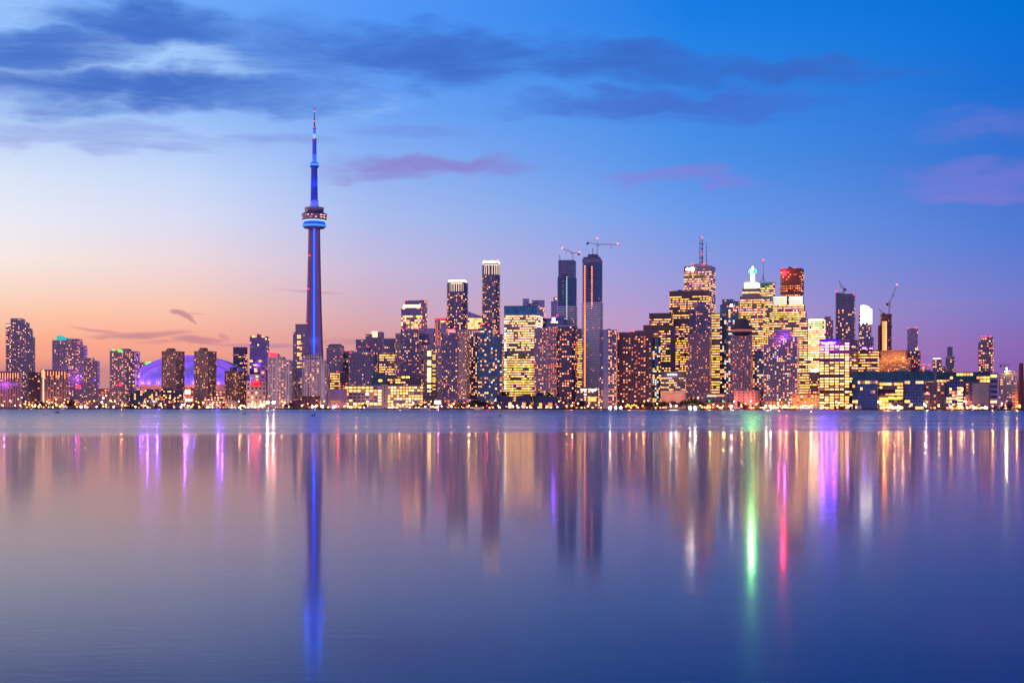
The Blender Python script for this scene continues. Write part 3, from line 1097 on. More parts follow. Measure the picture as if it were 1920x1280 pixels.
# left shore low blocks
B('warehouse', 'warehouse', 'wide low block with warm uplit pillars and a purple band at far left', 1, -30, 41, 698, 'low', net=6, lit=.2, st=dict(wall=(.30, .17, .19)), cols=[], lights=1)
B('warehouse', 'warehouse', 'wide low block with warm uplit pillars and a white light column beside the teal-crowned tower', 1, 76, 128, 695, 'low', net=6, lit=.2, st=dict(wall=(.30, .17, .19)), lights=1)
B('low_building', 'building', 'dark low block between the two blocks with uplit pillars', 1, 53, 77, 700, 'low', net=6, lit=.25, st=dict(wall=(.09, .05, .07)))
B('low_building', 'building', 'plain low block between the step-topped tower and the green-lit tower at left', 1, 184, 208, 730, 'low', net=6, lit=.3, pal='woo')
B('low_building', 'building', 'dark teal terraced block in front of the domed stadium left of the first brown tower', 0, 243, 302, 733, 'teal', net=5, lit=.2, maxd=30, vols=[(243, 272, 738), (272, 302, 731), (250, 268, 733, {'base': 738})], st=dict(glass=(.02, .05, .07)), pal='wwyg')
B('low_building', 'building', 'dark teal terraced block at the foot of the first brown tower', 0, 302, 346, 729, 'teal', net=5, lit=.2, maxd=30, vols=[(302, 322, 729), (322, 346, 733)], st=dict(glass=(.02, .05, .07)), pal='wwyg')
B('low_building', 'building', 'small red-lit club building with a white glowing sign between the first two brown towers', 1, 346, 364, 728, 'low', net=3, lit=.5, st=dict(wall=(.4, .16, .14)), pal='oow', maxd=20, panel=[(347, 357, 732, 739, 'wh', 'sign'), (348, 361, 748, 752, 'wh', 'sign')])
B('low_building', 'building', 'low warm block behind the long boathouse between second and third brown towers', 1, 404, 424, 733, 'low', net=3, lit=.6, pal='oowb', maxd=20)

# --- front towers
B('apartment_tower', 'tower', 'brown apartment slab with a dark central seam, left one of the pair before the dome', 2, 303, 346, 660, 'brick', rot=22, lit=.26, mech=[(314, 325, 654), (310, 313, 657)], ratio=.9)
B('apartment_tower', 'tower', 'brown apartment slab with a dark central seam, right one of the pair before the dome', 2, 364, 406, 660, 'brick', rot=22, lit=.26, mech=[(375, 386, 653), (371, 374, 657)], ratio=.9)
B('apartment_tower', 'tower', 'shorter brown apartment slab beside the red-signed broadcast block', 2, 421, 463, 697, 'brick', rot=22, lit=.27, mech=[(432, 441, 689)], st=dict(wall=(.20, .115, .10)))
B('office_block', 'office', 'beige broadcast block with a red lettered sign and large dark windows', 2, 462, 503, 716, 'stone', net=8, lit=.3, maxd=34, st=dict(wall=(.62, .40, .30), fl=7, bay=7), zones=[(716, 735, 0)], sign=[(472, 492, 714, 719, (.25, .02, .03), 'rs'), (472, 492, 719.5, 724, (.25, .02, .03), 'r')],
  vols=[(462, 503, 716), (469, 489, 703, {'base': 716, 'lit': .8, 'pal': 'wbp'}), (490, 502, 687, {'st': dict(wall=(.42, .22, .55)), 'lit': .15, 'pal': 'pkw'})], flood=[(470, 750, 16, (1, .6, .35), 9000), (468, 712, 6, (.4, .25, 1), 4000)])
B('apartment_tower', 'tower', 'white apartment block with a grid of balconies under a red rooftop bar sign', 2, 503, 547, 671, 'condow', net=14, lit=.3, vols=[(503, 532, 670), (520, 549, 676), (545, 556, 690)], mech=[(505, 522, 664)], panel=[(504, 521, 662, 666, 'rs', 'sign', 1.5)])
B('apartment_tower', 'tower', 'white balconied apartment block with a sloping penthouse roof in front of the tall spire tower', 2, 567, 615, 676, 'condow', net=9, lit=.3, vols=[(567, 612, 676), (571, 604, 668, {'base': 676, 'dep': (.2, .8), 'lit': 0, 'slope': -6, 'noslab': 1}), (610, 618, 684)])
B('apartment_block', 'building', 'mid-height dim block between the two white balconied apartment blocks', 3, 549, 568, 708, 'stone', net=8, lit=.45)
B('office_block', 'office', 'small office with yellow window bands and a red beacon left of the long terminal', 3, 616, 637, 699, 'off', net=6, lit=.9, pal='yyygb', red=[(633, 697)])
B('office_block', 'office', 'dark purple blank block with lit lower storeys beside the small yellow office', 3, 636, 653, 699, 'low', net=6, lit=0, zones=[(719, 735, .8)], st=dict(wall=(.10, .05, .13), wu=.5))
B('apartment_tower', 'tower', 'curved dark glass apartment tower with a raised round top above the long terminal', 2, 665, 710, 661, 'condod', net=8, lit=.2, shape='round', vols=[(657, 710, 661), (668, 695, 652, {'base': 661, 'lit': 0, 'noslab': 1}), (652, 664, 663)], red=[(674, 651), (692, 651), (655, 662)])
B('apartment_tower', 'tower', 'apartment tower with pink-lit left balconies and dark glass middle right of the yellow-topped block', 3, 741, 793, 618, 'condo', net=6, lit=.22, vols=[(752, 785, 618, {'st': STY['condod']}), (741, 752, 626, {'dep': (.1, .95), 'st': dict(wall=(.5, .32, .30))}), (784, 793, 640, {'dep': (.1, .95)})], red=[(753, 616), (764, 615), (782, 615)])
B('apartment_tower', 'tower', 'balconied tower with a yellow-lit glazed column left of the beige-edged apartments', 3, 794, 822, 648, 'condo', net=8, lit=.22, cols=[(806, 655, 735, 'yb', 6), (816, 655, 735, 'g', 5)])
B('apartment_tower', 'tower', 'broad balconied apartment tower with beige-lit right edge and a pink penthouse', 2, 821, 881, 628, 'condo', net=10, lit=.2, vols=[(829, 862, 625, {'st': STY['condod']}), (821, 829, 650), (862, 881, 619, {'dep': (.05, .95), 'st': dict(wall=(.62, .48, .38), slab=(.9, 1.1, (.62, .48, .38))), 'lit': .3})], mech=[(841, 852, 618, 'pk', 626)], red=[(840, 618), (853, 617)])
B('apartment_tower', 'tower', 'blue-grey apartment tower with white corner light left of the dark teal tower', 3, 880, 900, 620, 'condod', net=8, lit=.42, st=dict(wall=(.2, .22, .34)), pal='wwwbc', panel=[(877, 881, 622, 628, 'wh')])
B('apartment_tower', 'tower', 'dark teal glass tower with stepped right wing and scattered warm windows', 2, 896, 946, 612, 'teal', net=8, lit=.24, vols=[(896, 927, 612), (926, 946, 628)], mech=[(900, 916, 609)], red=[(885, 608), (903, 607), (917, 609), (933, 621)], st=dict(wu=.8))
B('apartment_tower', 'tower', 'mauve apartment block with a rounded dark glass right end and pink-lit balconies', 2, 1002, 1084, 614, 'condo', net=6, lit=.3, pal='ooowwb', vols=[(1002, 1028, 616, {'lit': .25}), (1026, 1046, 613, {'lit': .6, 'st': dict(wall=(.45, .25, .24), fl=3.0, bay=3), 'pal': 'ookd'}), (1045, 1084, 612, {'shape': 'round', 'st': dict(wall=(.10, .09, .15), fl=3.8, bay=4, slab=(.8, .5, (.2, .17, .25)), rows=1), 'lit': .35, 'pal': 'oowwb'})])
B('apartment_tower', 'tower', 'slab with a tall blank blue-grey end wall right of the unfinished towers', 1, 1124, 1157, 619, 'condod', net=4, lit=.22, pal='wwob', vols=[(1124, 1131, 620), (1130, 1142, 619, {'lit': 0, 'noslab': 1, 'st': dict(wall=(.30, .30, .42), wu=0)}), (1141, 1157, 619.5, {'lit': .45})], mech=[(1138, 1145, 617)])
B('hotel', 'hotel', 'broad brown hotel slab with a grid of orange-lit windows and deep balconies', 1, 1157, 1224, 624, 'brick', net=4, lit=.34, pal='ooowwwb', st=dict(wall=(.15, .09, .12), bay=4.4, fl=3.5, wu=.55, slab=(.9, .5, (.2, .13, .17))), vols=[(1157, 1195, 624), (1192, 1224, 621)], mech=[(1182, 1190, 622)], red=[(1187, 620)], zones=[(622, 632, .12)])
B('apartment_tower', 'tower', 'lens-shaped dark teal glass tower with pale green windows beside the brown hotel', 2, 1218, 1240, 633, 'teal', net=5, lit=.55, pal='cgyyw', shape='ell', vols=[(1216, 1240, 633, {'shape': 'ell'})], zones=[(633, 650, .05), (668, 680, .1)], rows=1)
B('office_block', 'office', 'pale office with four round white lamps on its grey upper wall', 2, 1239, 1287, 698, 'off', net=4, lit=.8, pal='wywybc', st=dict(wall=(.5, .42, .42), fl=3.6), zones=[(696, 708, 0)], lamps4=1)
B('apartment_tower', 'tower', 'brown apartment tower with small punched windows left of the yellow glass strip', 2, 1287, 1334, 626, 'stone', net=5, lit=.24, st=dict(wall=(.25, .17, .21), fl=3.2), vols=[(1289, 1333, 628), (1296, 1322, 625, {'base': 628, 'lit': 0}), (1286, 1334, 705, {'dep': (-.02, .9), 'st': dict(slab=(.6, .6, (.3, .22, .27)))})], pal='wwod')
B('office_block', 'office', 'narrow yellow-lit glass office strip beside the brown punched-window tower', 2, 1334, 1350, 588, 'off', net=3, lit=.9, pal='gygyb', st=dict(wall=(.28, .25, .16), bay=2.5))
B('apartment_tower', 'tower', 'tall dark teal tower with a cold white roof lamp and lit lower floors', 3, 1349, 1388, 570, 'teal', net=6, lit=.22, vols=[(1350, 1384, 572), (1354, 1376, 562, {'base': 572, 'lit': .05}), (1376, 1387, 566, {'lit': .15})], zones=[(640, 740, .4)], panel=[(1371, 1375, 571, 575, 'W', 'lamp')])
B('hotel', 'hotel', 'concrete hotel tower carrying a dark revolving restaurant with a pink-lit rim', 2, 1370, 1411, 630, 'stone', net=8, lit=.32, pal='wwood', st=dict(wall=(.30, .21, .27), fl=3.1, bay=3), topper=1)
B('apartment_tower', 'tower', 'narrow teal apartment block with a red-lit top right of the revolving restaurant hotel', 2, 1411, 1433, 657, 'teal', net=6, lit=.3, red=[(1414, 657), (1420, 657)], vols=[(1411, 1433, 660), (1413, 1428, 656, {'base': 660, 'lit': 0})])
B('apartment_tower', 'tower', 'twin-shouldered dark tower with a red and purple lit crown and blue windows', 1, 1434, 1498, 634, 'condod', net=5, lit=.36, pal='wwwwbbco', vols=[(1441, 1486, 634), (1452, 1484, 620, {'base': 634, 'lit': .2, 'pal': 'krp'}), (1485, 1498, 632, {'lit': .3, 'st': dict(wall=(.3, .2, .28))}), (1432, 1442, 648)], red=[(1443, 634), (1455, 633), (1467, 633), (1478, 633), (1460, 620), (1474, 620)], panel=[(1452, 1459, 668, 671, 'bl', 'lit_panel')], flood=[(1475, 628, 8, (.5, .1, 1), 9000), (1462, 640, 8, (.9, .1, .5), 6000)])
B('office_tower', 'office', 'square office tower under a purple glowing sign with five columns of yellow windows', 1, 1536, 1608, 637, 'offd', net=20, lit=.93, litside=.22, ratio=.75, st=dict(wall=(.17, .11, .12), fl=3.85, bay=8.0, wu=.80, wv=.56), pal='yyyyBBbd', zones=[(636, 644, 0), (700, 706, .4), (733, 741, .35)], sign=[(1538, 1583, 634.5, 639.5, (.05, .01, .5), None), (1541, 1578, 639, 644.5, 'p', 'pb')], flood=[(1548, 648, 7, (.35, .05, 1), 16000), (1575, 648, 7, (.35, .05, 1), 12000), (1607, 648, 5, (.3, .05, 1), 5000)], beam=[(xb, 637, 5, (.07, .004, 1), 16000) for xb in range(1542, 1584, 6)], shopfront=1)
B('office_tower', 'office', 'dark slim tower wing right of the purple-sign office with sparse lights', 2, 1598, 1610, 639, 'offd', net=4, lit=.25, pal='wko')
B('office_block', 'office', 'lit office with two small purple roof signs below the white-crowned tower', 2, 1609, 1648, 657, 'offd', net=5, lit=.75, pal='yyywb', st=dict(wall=(.14, .10, .10), fl=4), sign=[(1617, 1624, 650, 654, (.1, .06, .2), 'pb'), (1631, 1639, 650, 654, (.1, .06, .2), 'pb')])
B('hotel', 'hotel', 'orange floodlit brick hotel with a blank parapet wall and stepped lower front', 2, 1634, 1710, 657, 'brick', net=4, lit=.4, pal='oowwb', st=dict(wall=(.40, .20, .12)), vols=[(1652, 1702, 657, {'zones': [(655, 676, 0)], 'lit': .45}), (1634, 1668, 672, {'dep': (-.05, .8)}), (1666, 1710, 675, {'dep': (-.06, .8)})], flood=[(1660, 672, 9, (1, .45, .12), 7000), (1680, 670, 9, (1, .45, .12), 6000), (1696, 670, 9, (1, .45, .12), 7000), (1645, 690, 9, (1, .5, .2), 4000)])
B('apartment_block', 'building', 'dark balconied block behind the orange floodlit hotel', 3, 1702, 1726, 658, 'condod', net=5, lit=.25, pal='ow', st=dict(wall=(.07, .05, .07)))
B('apartment_tower', 'tower', 'dark tower with a red-lit roof and bright windows, rightmost tall tower', 3, 1834, 1863, 632, 'condod', net=5, lit=.35, pal='wwbo', vols=[(1839, 1863, 632), (1834, 1840, 641)], red=[(1841, 631), (1849, 630), (1858, 631)], st=dict(fl=3.6))
B('apartment_tower', 'tower', 'small tower with cold white roof lights right of the pair of red beacons', 4, 1749, 1766, 671, 'condod', net=5, lit=.35, panel=[(1749, 1765, 670, 672.5, 'c', 'lit_band')], vols=[(1749, 1765, 670), (1764, 1776, 687)])
B('apartment_tower', 'tower', 'slim tower with a narrow plain upper shaft left of the rightmost tall tower', 4, 1773, 1790, 668, 'condod', net=5, lit=.5, vols=[(1773, 1790, 668), (1776, 1786, 650, {'base': 668, 'lit': 0, 'noslab': 1})])
B('apartment_block', 'building', 'broad dim apartment block with scattered lights left of the dark chimney', 3, 1872, 1908, 696, 'stone', net=4, lit=.35, vols=[(1884, 1906, 695), (1872, 1886, 700)], pal='wwob', cols=[(1878, 705, 730, 'w', 3)])
B('apartment_block', 'building', 'low tan block with a short glowing stair column under two red beacons', 4, 1722, 1745, 692, 'stone', net=4, lit=.2, cols=[(1732, 686, 694, 'oc', 3)], red=[(1733, 683), (1743, 683)], vols=[(1722, 1745, 693), (1729, 1735, 686)])

# --- middle rows
B('apartment_tower', 'tower', 'tall stepped purple-grey apartment tower at far left', 3, 11, 65, 599, 'condo', net=10, lit=.24, pal='wwwbd', vols=[(21, 44, 599), (11, 22, 609, {'lit': .45}), (43, 54, 606), (53, 61, 617, {'lit': .12}), (60, 66, 633, {'lit': .1})], st=dict(wall=(.27, .22, .28)), panel=[(12, 21, 610, 613, 'wb', 'lit_panel')])
B('apartment_tower', 'tower', 'stepped apartment tower with a glowing teal crown', 3, 98, 163, 640, 'condo', net=10, lit=.26, vols=[(98, 129, 640), (128, 154, 637, {'lit': .42, 'st': dict(wall=(.42, .27, .26))}), (153, 164, 649)], mech=[(105, 117, 631, 't'), (117, 128, 634, 't')], panel=[(115, 127, 723, 728, 'rs', 'sign', 1.2), (150, 157, 723, 728, 'rs', 'sign', 1.2)], flood=[(150, 712, 10, (.5, .1, 1), 8000), (121, 708, 10, (.5, .15, 1), 6000)])
B('apartment_tower', 'tower', 'shorter dark apartment tower stepping down right of the teal-crowned tower', 2, 157, 187, 673, 'condo', net=10, lit=.24, vols=[(157, 176, 673), (175, 187, 678)], panel=[(178, 181, 711, 715, 'p', 'lit_panel')])
B('apartment_tower', 'tower', 'broad apartment tower with green roof lamps left of the domed stadium', 2, 206, 262, 659, 'condo', net=16, lit=.36, pal='wwwwbdo', vols=[(206, 241, 659), (240, 262, 660, {'lit': .4, 'st': STY['condod']})], mech=[(225, 246, 655)], panel=[(226, 234, 656, 661, 'lime', 'lamp', 3), (213, 218, 656, 658.5, 'lime', 'lamp', 3), (228, 233, 720, 724, 'rs', 'sign', 1.2)])
B('apartment_block', 'building', 'low block with a lime-lit roof edge behind the left rim of the dome', 4, 262, 292, 681, 'stone', net=8, lit=.3, panel=[(274, 291, 679, 684, 'lime', 'lit_band', 1)])
B('apartment_tower', 'tower', 'dark navy block with a blank top and rows of lit windows right of the dome', 4, 437, 464, 652, 'offd', net=14, lit=.45, pal='wyo', dark=[(650, 664)], st=dict(wall=(.08, .07, .13)))
B('apartment_tower', 'tower', 'blue glass tower with a notched crown right of the dome', 5, 468, 505, 630, 'glass', net=12, lit=.04, vols=[(468, 505, 634), (469, 480, 630, {'base': 634, 'lit': .2}), (484, 487, 628, {'base': 634, 'lit': 0}), (490, 504, 631, {'base': 634, 'lit': .3})], st=dict(wall=(.14, .13, .22), glass=(.10, .12, .26)))
B('office_tower', 'tower', 'mauve tower with a lit middle column half hidden by the tall spire tower', 4, 549, 577, 609, 'stone', net=5, lit=.1, vols=[(554, 577, 609, {'zones': [(609, 626, 0)]}), (549, 555, 624)], cols=[(561, 628, 690, 'y', 6), (565, 640, 690, 'w', 4)], st=dict(wall=(.34, .26, .36)))
B('apartment_tower', 'tower', 'mauve apartment tower with a dark flat cap right of the tall spire tower', 4, 612, 645, 649, 'stone', net=10, lit=.26, st=dict(wall=(.34, .24, .32)), mech=[(616, 641, 646, (.12, .09, .14))])
B('apartment_tower', 'tower', 'narrow blue-purple tower with red roof lights left of the curved dark glass tower', 4, 643, 664, 659, 'condod', net=8, lit=.25, red=[(652, 658), (659, 659)])
B('office_tower', 'tower', 'stepped block topped by a glowing pale yellow cube', 4, 667, 722, 638, 'stone', net=8, lit=.14, vols=[(667, 689, 638), (687, 700, 628), (698, 721, 634)], mech=[(698, 711, 622, 'wc', 634), (711, 721, 623, (.35, .25, .3), 634)], st=dict(wall=(.26, .2, .28)))
B('office_tower', 'office', 'tower with a dim blue top and yellow-green lit lower floors right of the yellow cube', 3, 711, 742, 640, 'off', net=6, lit=.8, pal='ygygbd', vols=[(711, 742, 664), (721, 741, 636, {'base': 664, 'lit': .25, 'st': STY['condod'], 'pal': 'wd'})])
B('office_tower', 'office', 'tower with a chamfered top and a slanted lit strip under its roofline', 5, 752, 801, 565, 'glass', net=9, lit=.2, rot_=1, vols=[(752, 794, 580, {'zones': [(590, 612, .5)]}), (760, 794, 565, {'base': 580, 'lit': 0}), (793, 801, 564, {'lit': .35, 'pal': 'ooy', 'st': dict(wall=(.3, .2, .22), wu=.5)})], st=dict(glass=(.10, .13, .26)), panel=[(757, 792, 572, 577, 'yb', 'lit_band', .6), (755, 760, 576, 580, 'y', 'lit_band', .6)], red=[(762, 563), (798, 563), (753, 614), (782, 614)])
B('office_block', 'office', 'blue-grey flat-topped block right of the chamfered tower', 4, 785, 816, 617, 'glass', net=7, lit=.2, st=dict(glass=(.16, .18, .33), wall=(.25, .24, .35)), zones=[(617, 632, .0)])
B('office_tower', 'tower', 'tower with a pink-orange lit left face and red rim light', 5, 815, 838, 598, 'stone', net=5, lit=.12, vols=[(815, 828, 598, {'lit': .75, 'pal': 'okoko', 'st': dict(wall=(.6, .3, .25))}), (827, 838, 597, {'st': STY['glass']})], panel=[(816, 837, 596.5, 598, 'r', 'lit_band')])
B('apartment_tower', 'tower', 'shorter round tower with a glowing glazed crown, left one of the twin crowned pair', 5, 837, 878, 530, 'condod', net=6, lit=.2, shape='round', ratio=.95, vols=[(837, 878, 531), (840, 875, 527, {'base': 531, 'lit': 0, 'noslab': 1})], crown=[(526, 528.5, 'wh', 0), (531, 547, 'wc', 4.2)], zones=[(527, 550, .0), (590, 615, .4)], pal='wwwbd', st=dict(wall=(.12, .13, .2), glass=(.08, .11, .22)), red=[(842, 618), (873, 617)])
B('apartment_tower', 'tower', 'taller round tower with a glowing white crown, right one of the twin crowned pair', 5, 903, 938, 496, 'condod', net=6, lit=.26, shape='round', ratio=.95, vols=[(903, 938, 498), (905, 937, 491, {'base': 498, 'lit': 0, 'noslab': 1})], crown=[(490, 493.5, 'wh', 0), (496, 515, 'wc', 4.2)], zones=[(490, 516, 0)], pal='wwwbd', st=dict(wall=(.12, .13, .2), glass=(.08, .11, .22)), red=[(907, 489), (924, 488), (933, 489), (906, 606), (917, 607), (934, 620)])
B('office_block', 'office', 'block with a slanted blue roof and lit upper rows between the twin crowned towers', 4, 877, 904, 584, 'glass', net=5, lit=.3, slope=9, zones=[(596, 616, .9), (570, 592, 0)], pal='yyb')
B('office_tower', 'office', 'big bright office block with white and yellow window rows under a blank teal top', 3, 945, 1017, 575, 'off', net=6, lit=.92, pal='BBbyyyb', vols=[(945, 1011, 672, {'pal': 'yyByg'}), (945, 1011, 591, {'base': 672, 'pal': 'bbBBdb', 'zones': [(645, 660, .6), (660, 672, .35)]}), (945, 1011, 575, {'base': 591, 'lit': 0, 'st': dict(wall=(.03, .13, .20), glass=(.02, .16, .27), wu=.9, wv=.9, fl=8, metal=.7)}), (1010, 1017, 592, {'pal': 'hbB', 'st': dict(wall=(.6, .52, .46))})], st=dict(wall=(.40, .36, .33), fl=3.9), cols=[(947.5, 600, 735, 'wh', 3)])
B('office_tower', 'tower', 'slim blue-grey tower top peeping over the teal-topped office', 5, 980, 992, 561, 'glass', net=5, lit=0)
B('office_tower', 'tower', 'dark blue tower with a few lit windows behind the teal-topped office', 5, 991, 1021, 564, 'glass', net=8, lit=.06, vols=[(991, 1013, 570), (998, 1021, 564)], zones=[(572, 592, .3)])
B('office_block', 'office', 'blue glass block with a square glowing white sign', 4, 1018, 1060, 606, 'glass', net=5, lit=0, st=dict(glass=(.04, .12, .30), wall=(.06, .10, .24)), vols=[(1018, 1048, 598), (1046, 1060, 594)], sign=[(1036, 1042.5, 595.5, 603, 'pb', None)], red=[(1021, 594), (1046, 592), (1048, 595)])
B('apartment_tower', 'tower', 'slim dark blue tower with a few lit windows left of the shorter unfinished tower', 5, 1032, 1045, 566, 'glass', net=5, lit=.2, vols=[(1033, 1045, 566), (1038, 1044, 558, {'base': 566, 'lit': 0})])
B('construction_tower', 'tower under construction', 'shorter of two unfinished concrete towers, with bare top floors and a crane', 4, 1045, 1081, 489, 'condod', net=8, lit=.06, ratio=.95, pal='wdoc', st=dict(fl=3.1, wall=(.08, .10, .20), glass=(.03, .12, .28), metal=.7, slab=(1.3, .5, (.14, .19, .40))), zones=[(486, 575, 0)],
  vols=[(1045, 1081, 573, {'st': dict(slab=(1.4, 1.5, (.68, .66, .72)))}), (1045.4, 1080.6, 520, {'base': 573}), (1047, 1079.5, 489, {'base': 520, 'st': dict(fl=3.4, slab=(.7, .5, (.28, .25, .36)), wall=(.2, .18, .26))})], cols=[(1064, 520, 570, 't', 1.6), (1065, 516, 600, 'c', 1.2), (1057, 518, 560, 'd', 1.2)], panel=[(1056, 1064, 514, 525, (.10, .09, .16), 'hoist_shaft', 2.5)])
B('construction_tower', 'tower under construction', 'taller of two unfinished towers with white balcony bands and a column of orange work lights', 3, 1092, 1129, 478, 'condod', net=8, lit=.05, ratio=.95, pal='wdo', st=dict(fl=3.1, wall=(.08, .10, .20), glass=(.03, .13, .27), metal=.75, slab=(1.3, .5, (.14, .19, .40))), zones=[(470, 560, 0)],
  vols=[(1092, 1129, 566, {'st': dict(slab=(1.4, 1.75, (.80, .76, .78)))}), (1092.4, 1128.6, 492, {'base': 566}), (1091, 1129.6, 486, {'base': 492, 'noslab': 1, 'st': dict(wall=(.30, .20, .26), wu=.3)}), (1093, 1127, 482, {'base': 486, 'noslab': 1, 'st': dict(wall=(.14, .12, .20), wu=.3)}), (1103, 1122, 477, {'base': 482, 'noslab': 1, 'st': dict(wall=(.10, .09, .16), wu=.3)})],
  cols=[(1097, 494, 725, 'oc', 1.8), (1098, 500, 725, 'o', 1.6), (1112, 498, 575, 'oc', 1.5), (1111.5, 515, 600, 'd', 1.3)], panel=[(1104, 1108, 498, 520, (.06, .06, .10), 'hoist_shaft', 2.2)])
B('office_block', 'office', 'narrow yellow-lit block seen between the two unfinished towers', 4, 1080, 1094, 617, 'off', net=4, lit=.9, pal='ygyb', zones=[(615, 634, .1)])
B('office_tower', 'office', 'dark brown office block, lowest of the stepped group right of the brown hotel', 3, 1206, 1266, 610, 'offd', net=17, lit=.75, litside=0, ratio=.6, zones=[(608, 619, .05), (679, 688, 0)], dark=[(608, 618)])
B('office_tower', 'office', 'dark office block with a blank top, middle of the stepped group', 4, 1217, 1262, 588, 'offd', net=8, lit=.85, dark=[(586, 597)])
B('office_tower', 'office', 'tall black office slab with yellow rows and blank top before the antenna tower', 4, 1255, 1334, 546, 'offd', net=10, lit=.82, litside=.3, ratio=.6, dark=[(544, 553), (597, 605)], mech=[(1271, 1277, 543)], red=[(1257, 545)])
B('apartment_tower', 'tower', 'dark blue tower with banded upper floors in front of the black office slab', 3, 1292, 1334, 572, 'condod', net=6, lit=.25, pal='wwbd', vols=[(1305, 1334, 572), (1309, 1323, 566, {'base': 572, 'lit': 0}), (1292, 1306, 580, {'lit': .08, 'noslab': 1})], st=dict(wall=(.06, .07, .12)))
B('office_tower', 'office', 'tall pale office tower with roof antennas and a white corner sign', 5, 1282, 1341, 500, 'off', net=13, lit=.78, litside=.5, pal='wybwd', st=dict(wall=(.50, .42, .43), fl=4), dark=[(498, 508)], zones=[(518, 522, .4)], mech=[(1297, 1327, 495)], sign=[(1286, 1299, 502, 507, (.45, .38, .42), 'W'), (1299, 1304, 501.5, 507.5, 'W', None), (1324, 1330, 502, 508, (.4, .3, .4), 'pk')], red=[(1298, 494.5), (1322, 495), (1326, 495)], antennas=1)
B('office_tower', 'office', 'stepped stone bank tower with a glowing white spire and green beacon', 4, 1387, 1435, 556, 'off', net=8, lit=.82, pal='ywyybB', st=dict(wall=(.36, .27, .25), wu=.7), vols=[(1387, 1435, 556), (1392, 1426, 541, {'base': 556}), (1397, 1423, 529, {'base': 541, 'lit': .0})], dark=[(553, 562), (540, 544)], spire=1)
B('office_tower', 'office', 'green-lit office tower with a tall thin mast right of the white spire', 5, 1423, 1453, 530, 'off', net=12, lit=.75, litside=.6, pal='ygybw', st=dict(wall=(.42, .44, .36), bay=2.6), vols=[(1423, 1453, 530)], sign=[(1424, 1445, 530.5, 537, (.08, .30, .20), None)], mast=1, zones=[(528, 540, 0)])
B('office_tower', 'office', 'red granite office tower with a glowing red roof emblem', 5, 1463, 1507, 504, 'offd', net=12, lit=.62, litside=.4, pal='ooywy', st=dict(wall=(.22, .045, .04), bay=3.2, wu=.45, wv=.45), dark=[(502, 510)], mech=[(1479, 1483, 500)], panel=[(1467, 1475, 507, 516, 'rs', 'emblem', .6)], red=[(1465, 503), (1494, 503), (1504, 504)], flood=[(1471, 511, 9, (1, .04, .1), 14000)], beam=[(1471, 511, 6, (1, .02, .05), 60000)])
B('office_tower', 'office', 'pair of joined stone towers stepping out below a white floodlit crown', 4, 1442, 1516, 571, 'off', net=3, lit=.88, pal='ywyybB', st=dict(wall=(.42, .31, .27)), vols=[(1442, 1516, 600), (1446, 1512, 584, {'base': 600}), (1449, 1509, 571, {'base': 584}), (1450, 1476, 556, {'base': 571, 'lit': 0, 'st': dict(wall=(.75, .68, .6), wu=.4)}), (1480, 1507, 556, {'base': 571, 'lit': 0, 'st': dict(wall=(.75, .68, .6), wu=.4)})], crown=[], whitecrown=1)
B('office_tower', 'office', 'very bright white-lit office block with a red sign low on its side', 3, 1515, 1547, 598, 'off', net=5, lit=.97, pal='hBBbyb', st=dict(wall=(.4, .36, .3), fl=3.6, wv=.6), panel=[(1516, 1545, 598, 601, 'wh', 'lit_band')], sign=[(1520, 1537, 691, 697, (.30, .01, .04), 'W')])
B('apartment_tower', 'tower', 'dim slim tower right of the very bright white office', 4, 1546, 1562, 594, 'stone', net=6, lit=.2, st=dict(wall=(.28, .22, .3)), vols=[(1546, 1558, 594), (1557, 1562, 601)])
B('office_block', 'office', 'yellow-lit low office at the foot of the joined stone towers', 2, 1497, 1517, 700, 'off', net=4, lit=.9, pal='ygyb')
B('office_block', 'office', 'beige curved-corner block below the red and white sign', 2, 1515, 1537, 699, 'off', net=3, lit=.6, pal='wydb', shape='round', st=dict(wall=(.5, .38, .3)), zones=[(699, 710, .1)])
B('apartment_tower', 'tower', 'dark glass tower with a slanted roof and red corner lights, crane on top', 4, 1567, 1604, 547, 'condod', net=5, lit=.2, pal='wwbo', st=dict(fl=3.5, wall=(.09, .10, .17)), vols=[(1567, 1603, 547, {'slope': 6, 'zones': [(540, 575, .03)]})], slope=6, red=[(1568, 545), (1602, 551)])
B('apartment_tower', 'tower', 'slim stepped tower with a brilliant white glazed crown', 4, 1611, 1638, 607, 'condod', net=5, lit=.25, vols=[(1612, 1633, 605), (1633, 1638, 632), (1610, 1613, 587)], mech=[], pal='wwbcp', whitetop=1)
B('construction_tower', 'tower under construction', 'reddish unfinished tower with a wide glowing orange hoist column', 4, 1647, 1673, 588, 'condo', net=8, lit=.03, ratio=.9, shape='round', st=dict(fl=3.1, wall=(.20, .09, .09), glass=(.08, .03, .04), slab=(.9, .6, (.26, .13, .13))), pal='o', vols=[(1649, 1672, 595), (1648.5, 1673, 588, {'base': 595, 'st': dict(wall=(.16, .06, .08)), 'noslab': 1}), (1646, 1650, 610)], cols=[(1658, 598, 656, 'oc', 4), (1662, 598, 656, 'wb', 4)], panel=[(1670, 1676, 610, 613, (.12, .05, .06), 'loading_deck', 2), (1671, 1675, 592, 594, (.12, .05, .06), 'loading_deck', 2)])
B('apartment_tower', 'tower', 'slim blue tower with two red corner lights on its roof', 4, 1701, 1721, 616, 'glass', net=6, lit=.12, red=[(1702, 615), (1719, 614)], st=dict(glass=(.16, .17, .33)), pal='wb')
B('office_block', 'office', 'faraway pale block behind the curved dark glass tower', 6, 700, 722, 660, 'stone', net=8, lit=.5, pal='yyg')
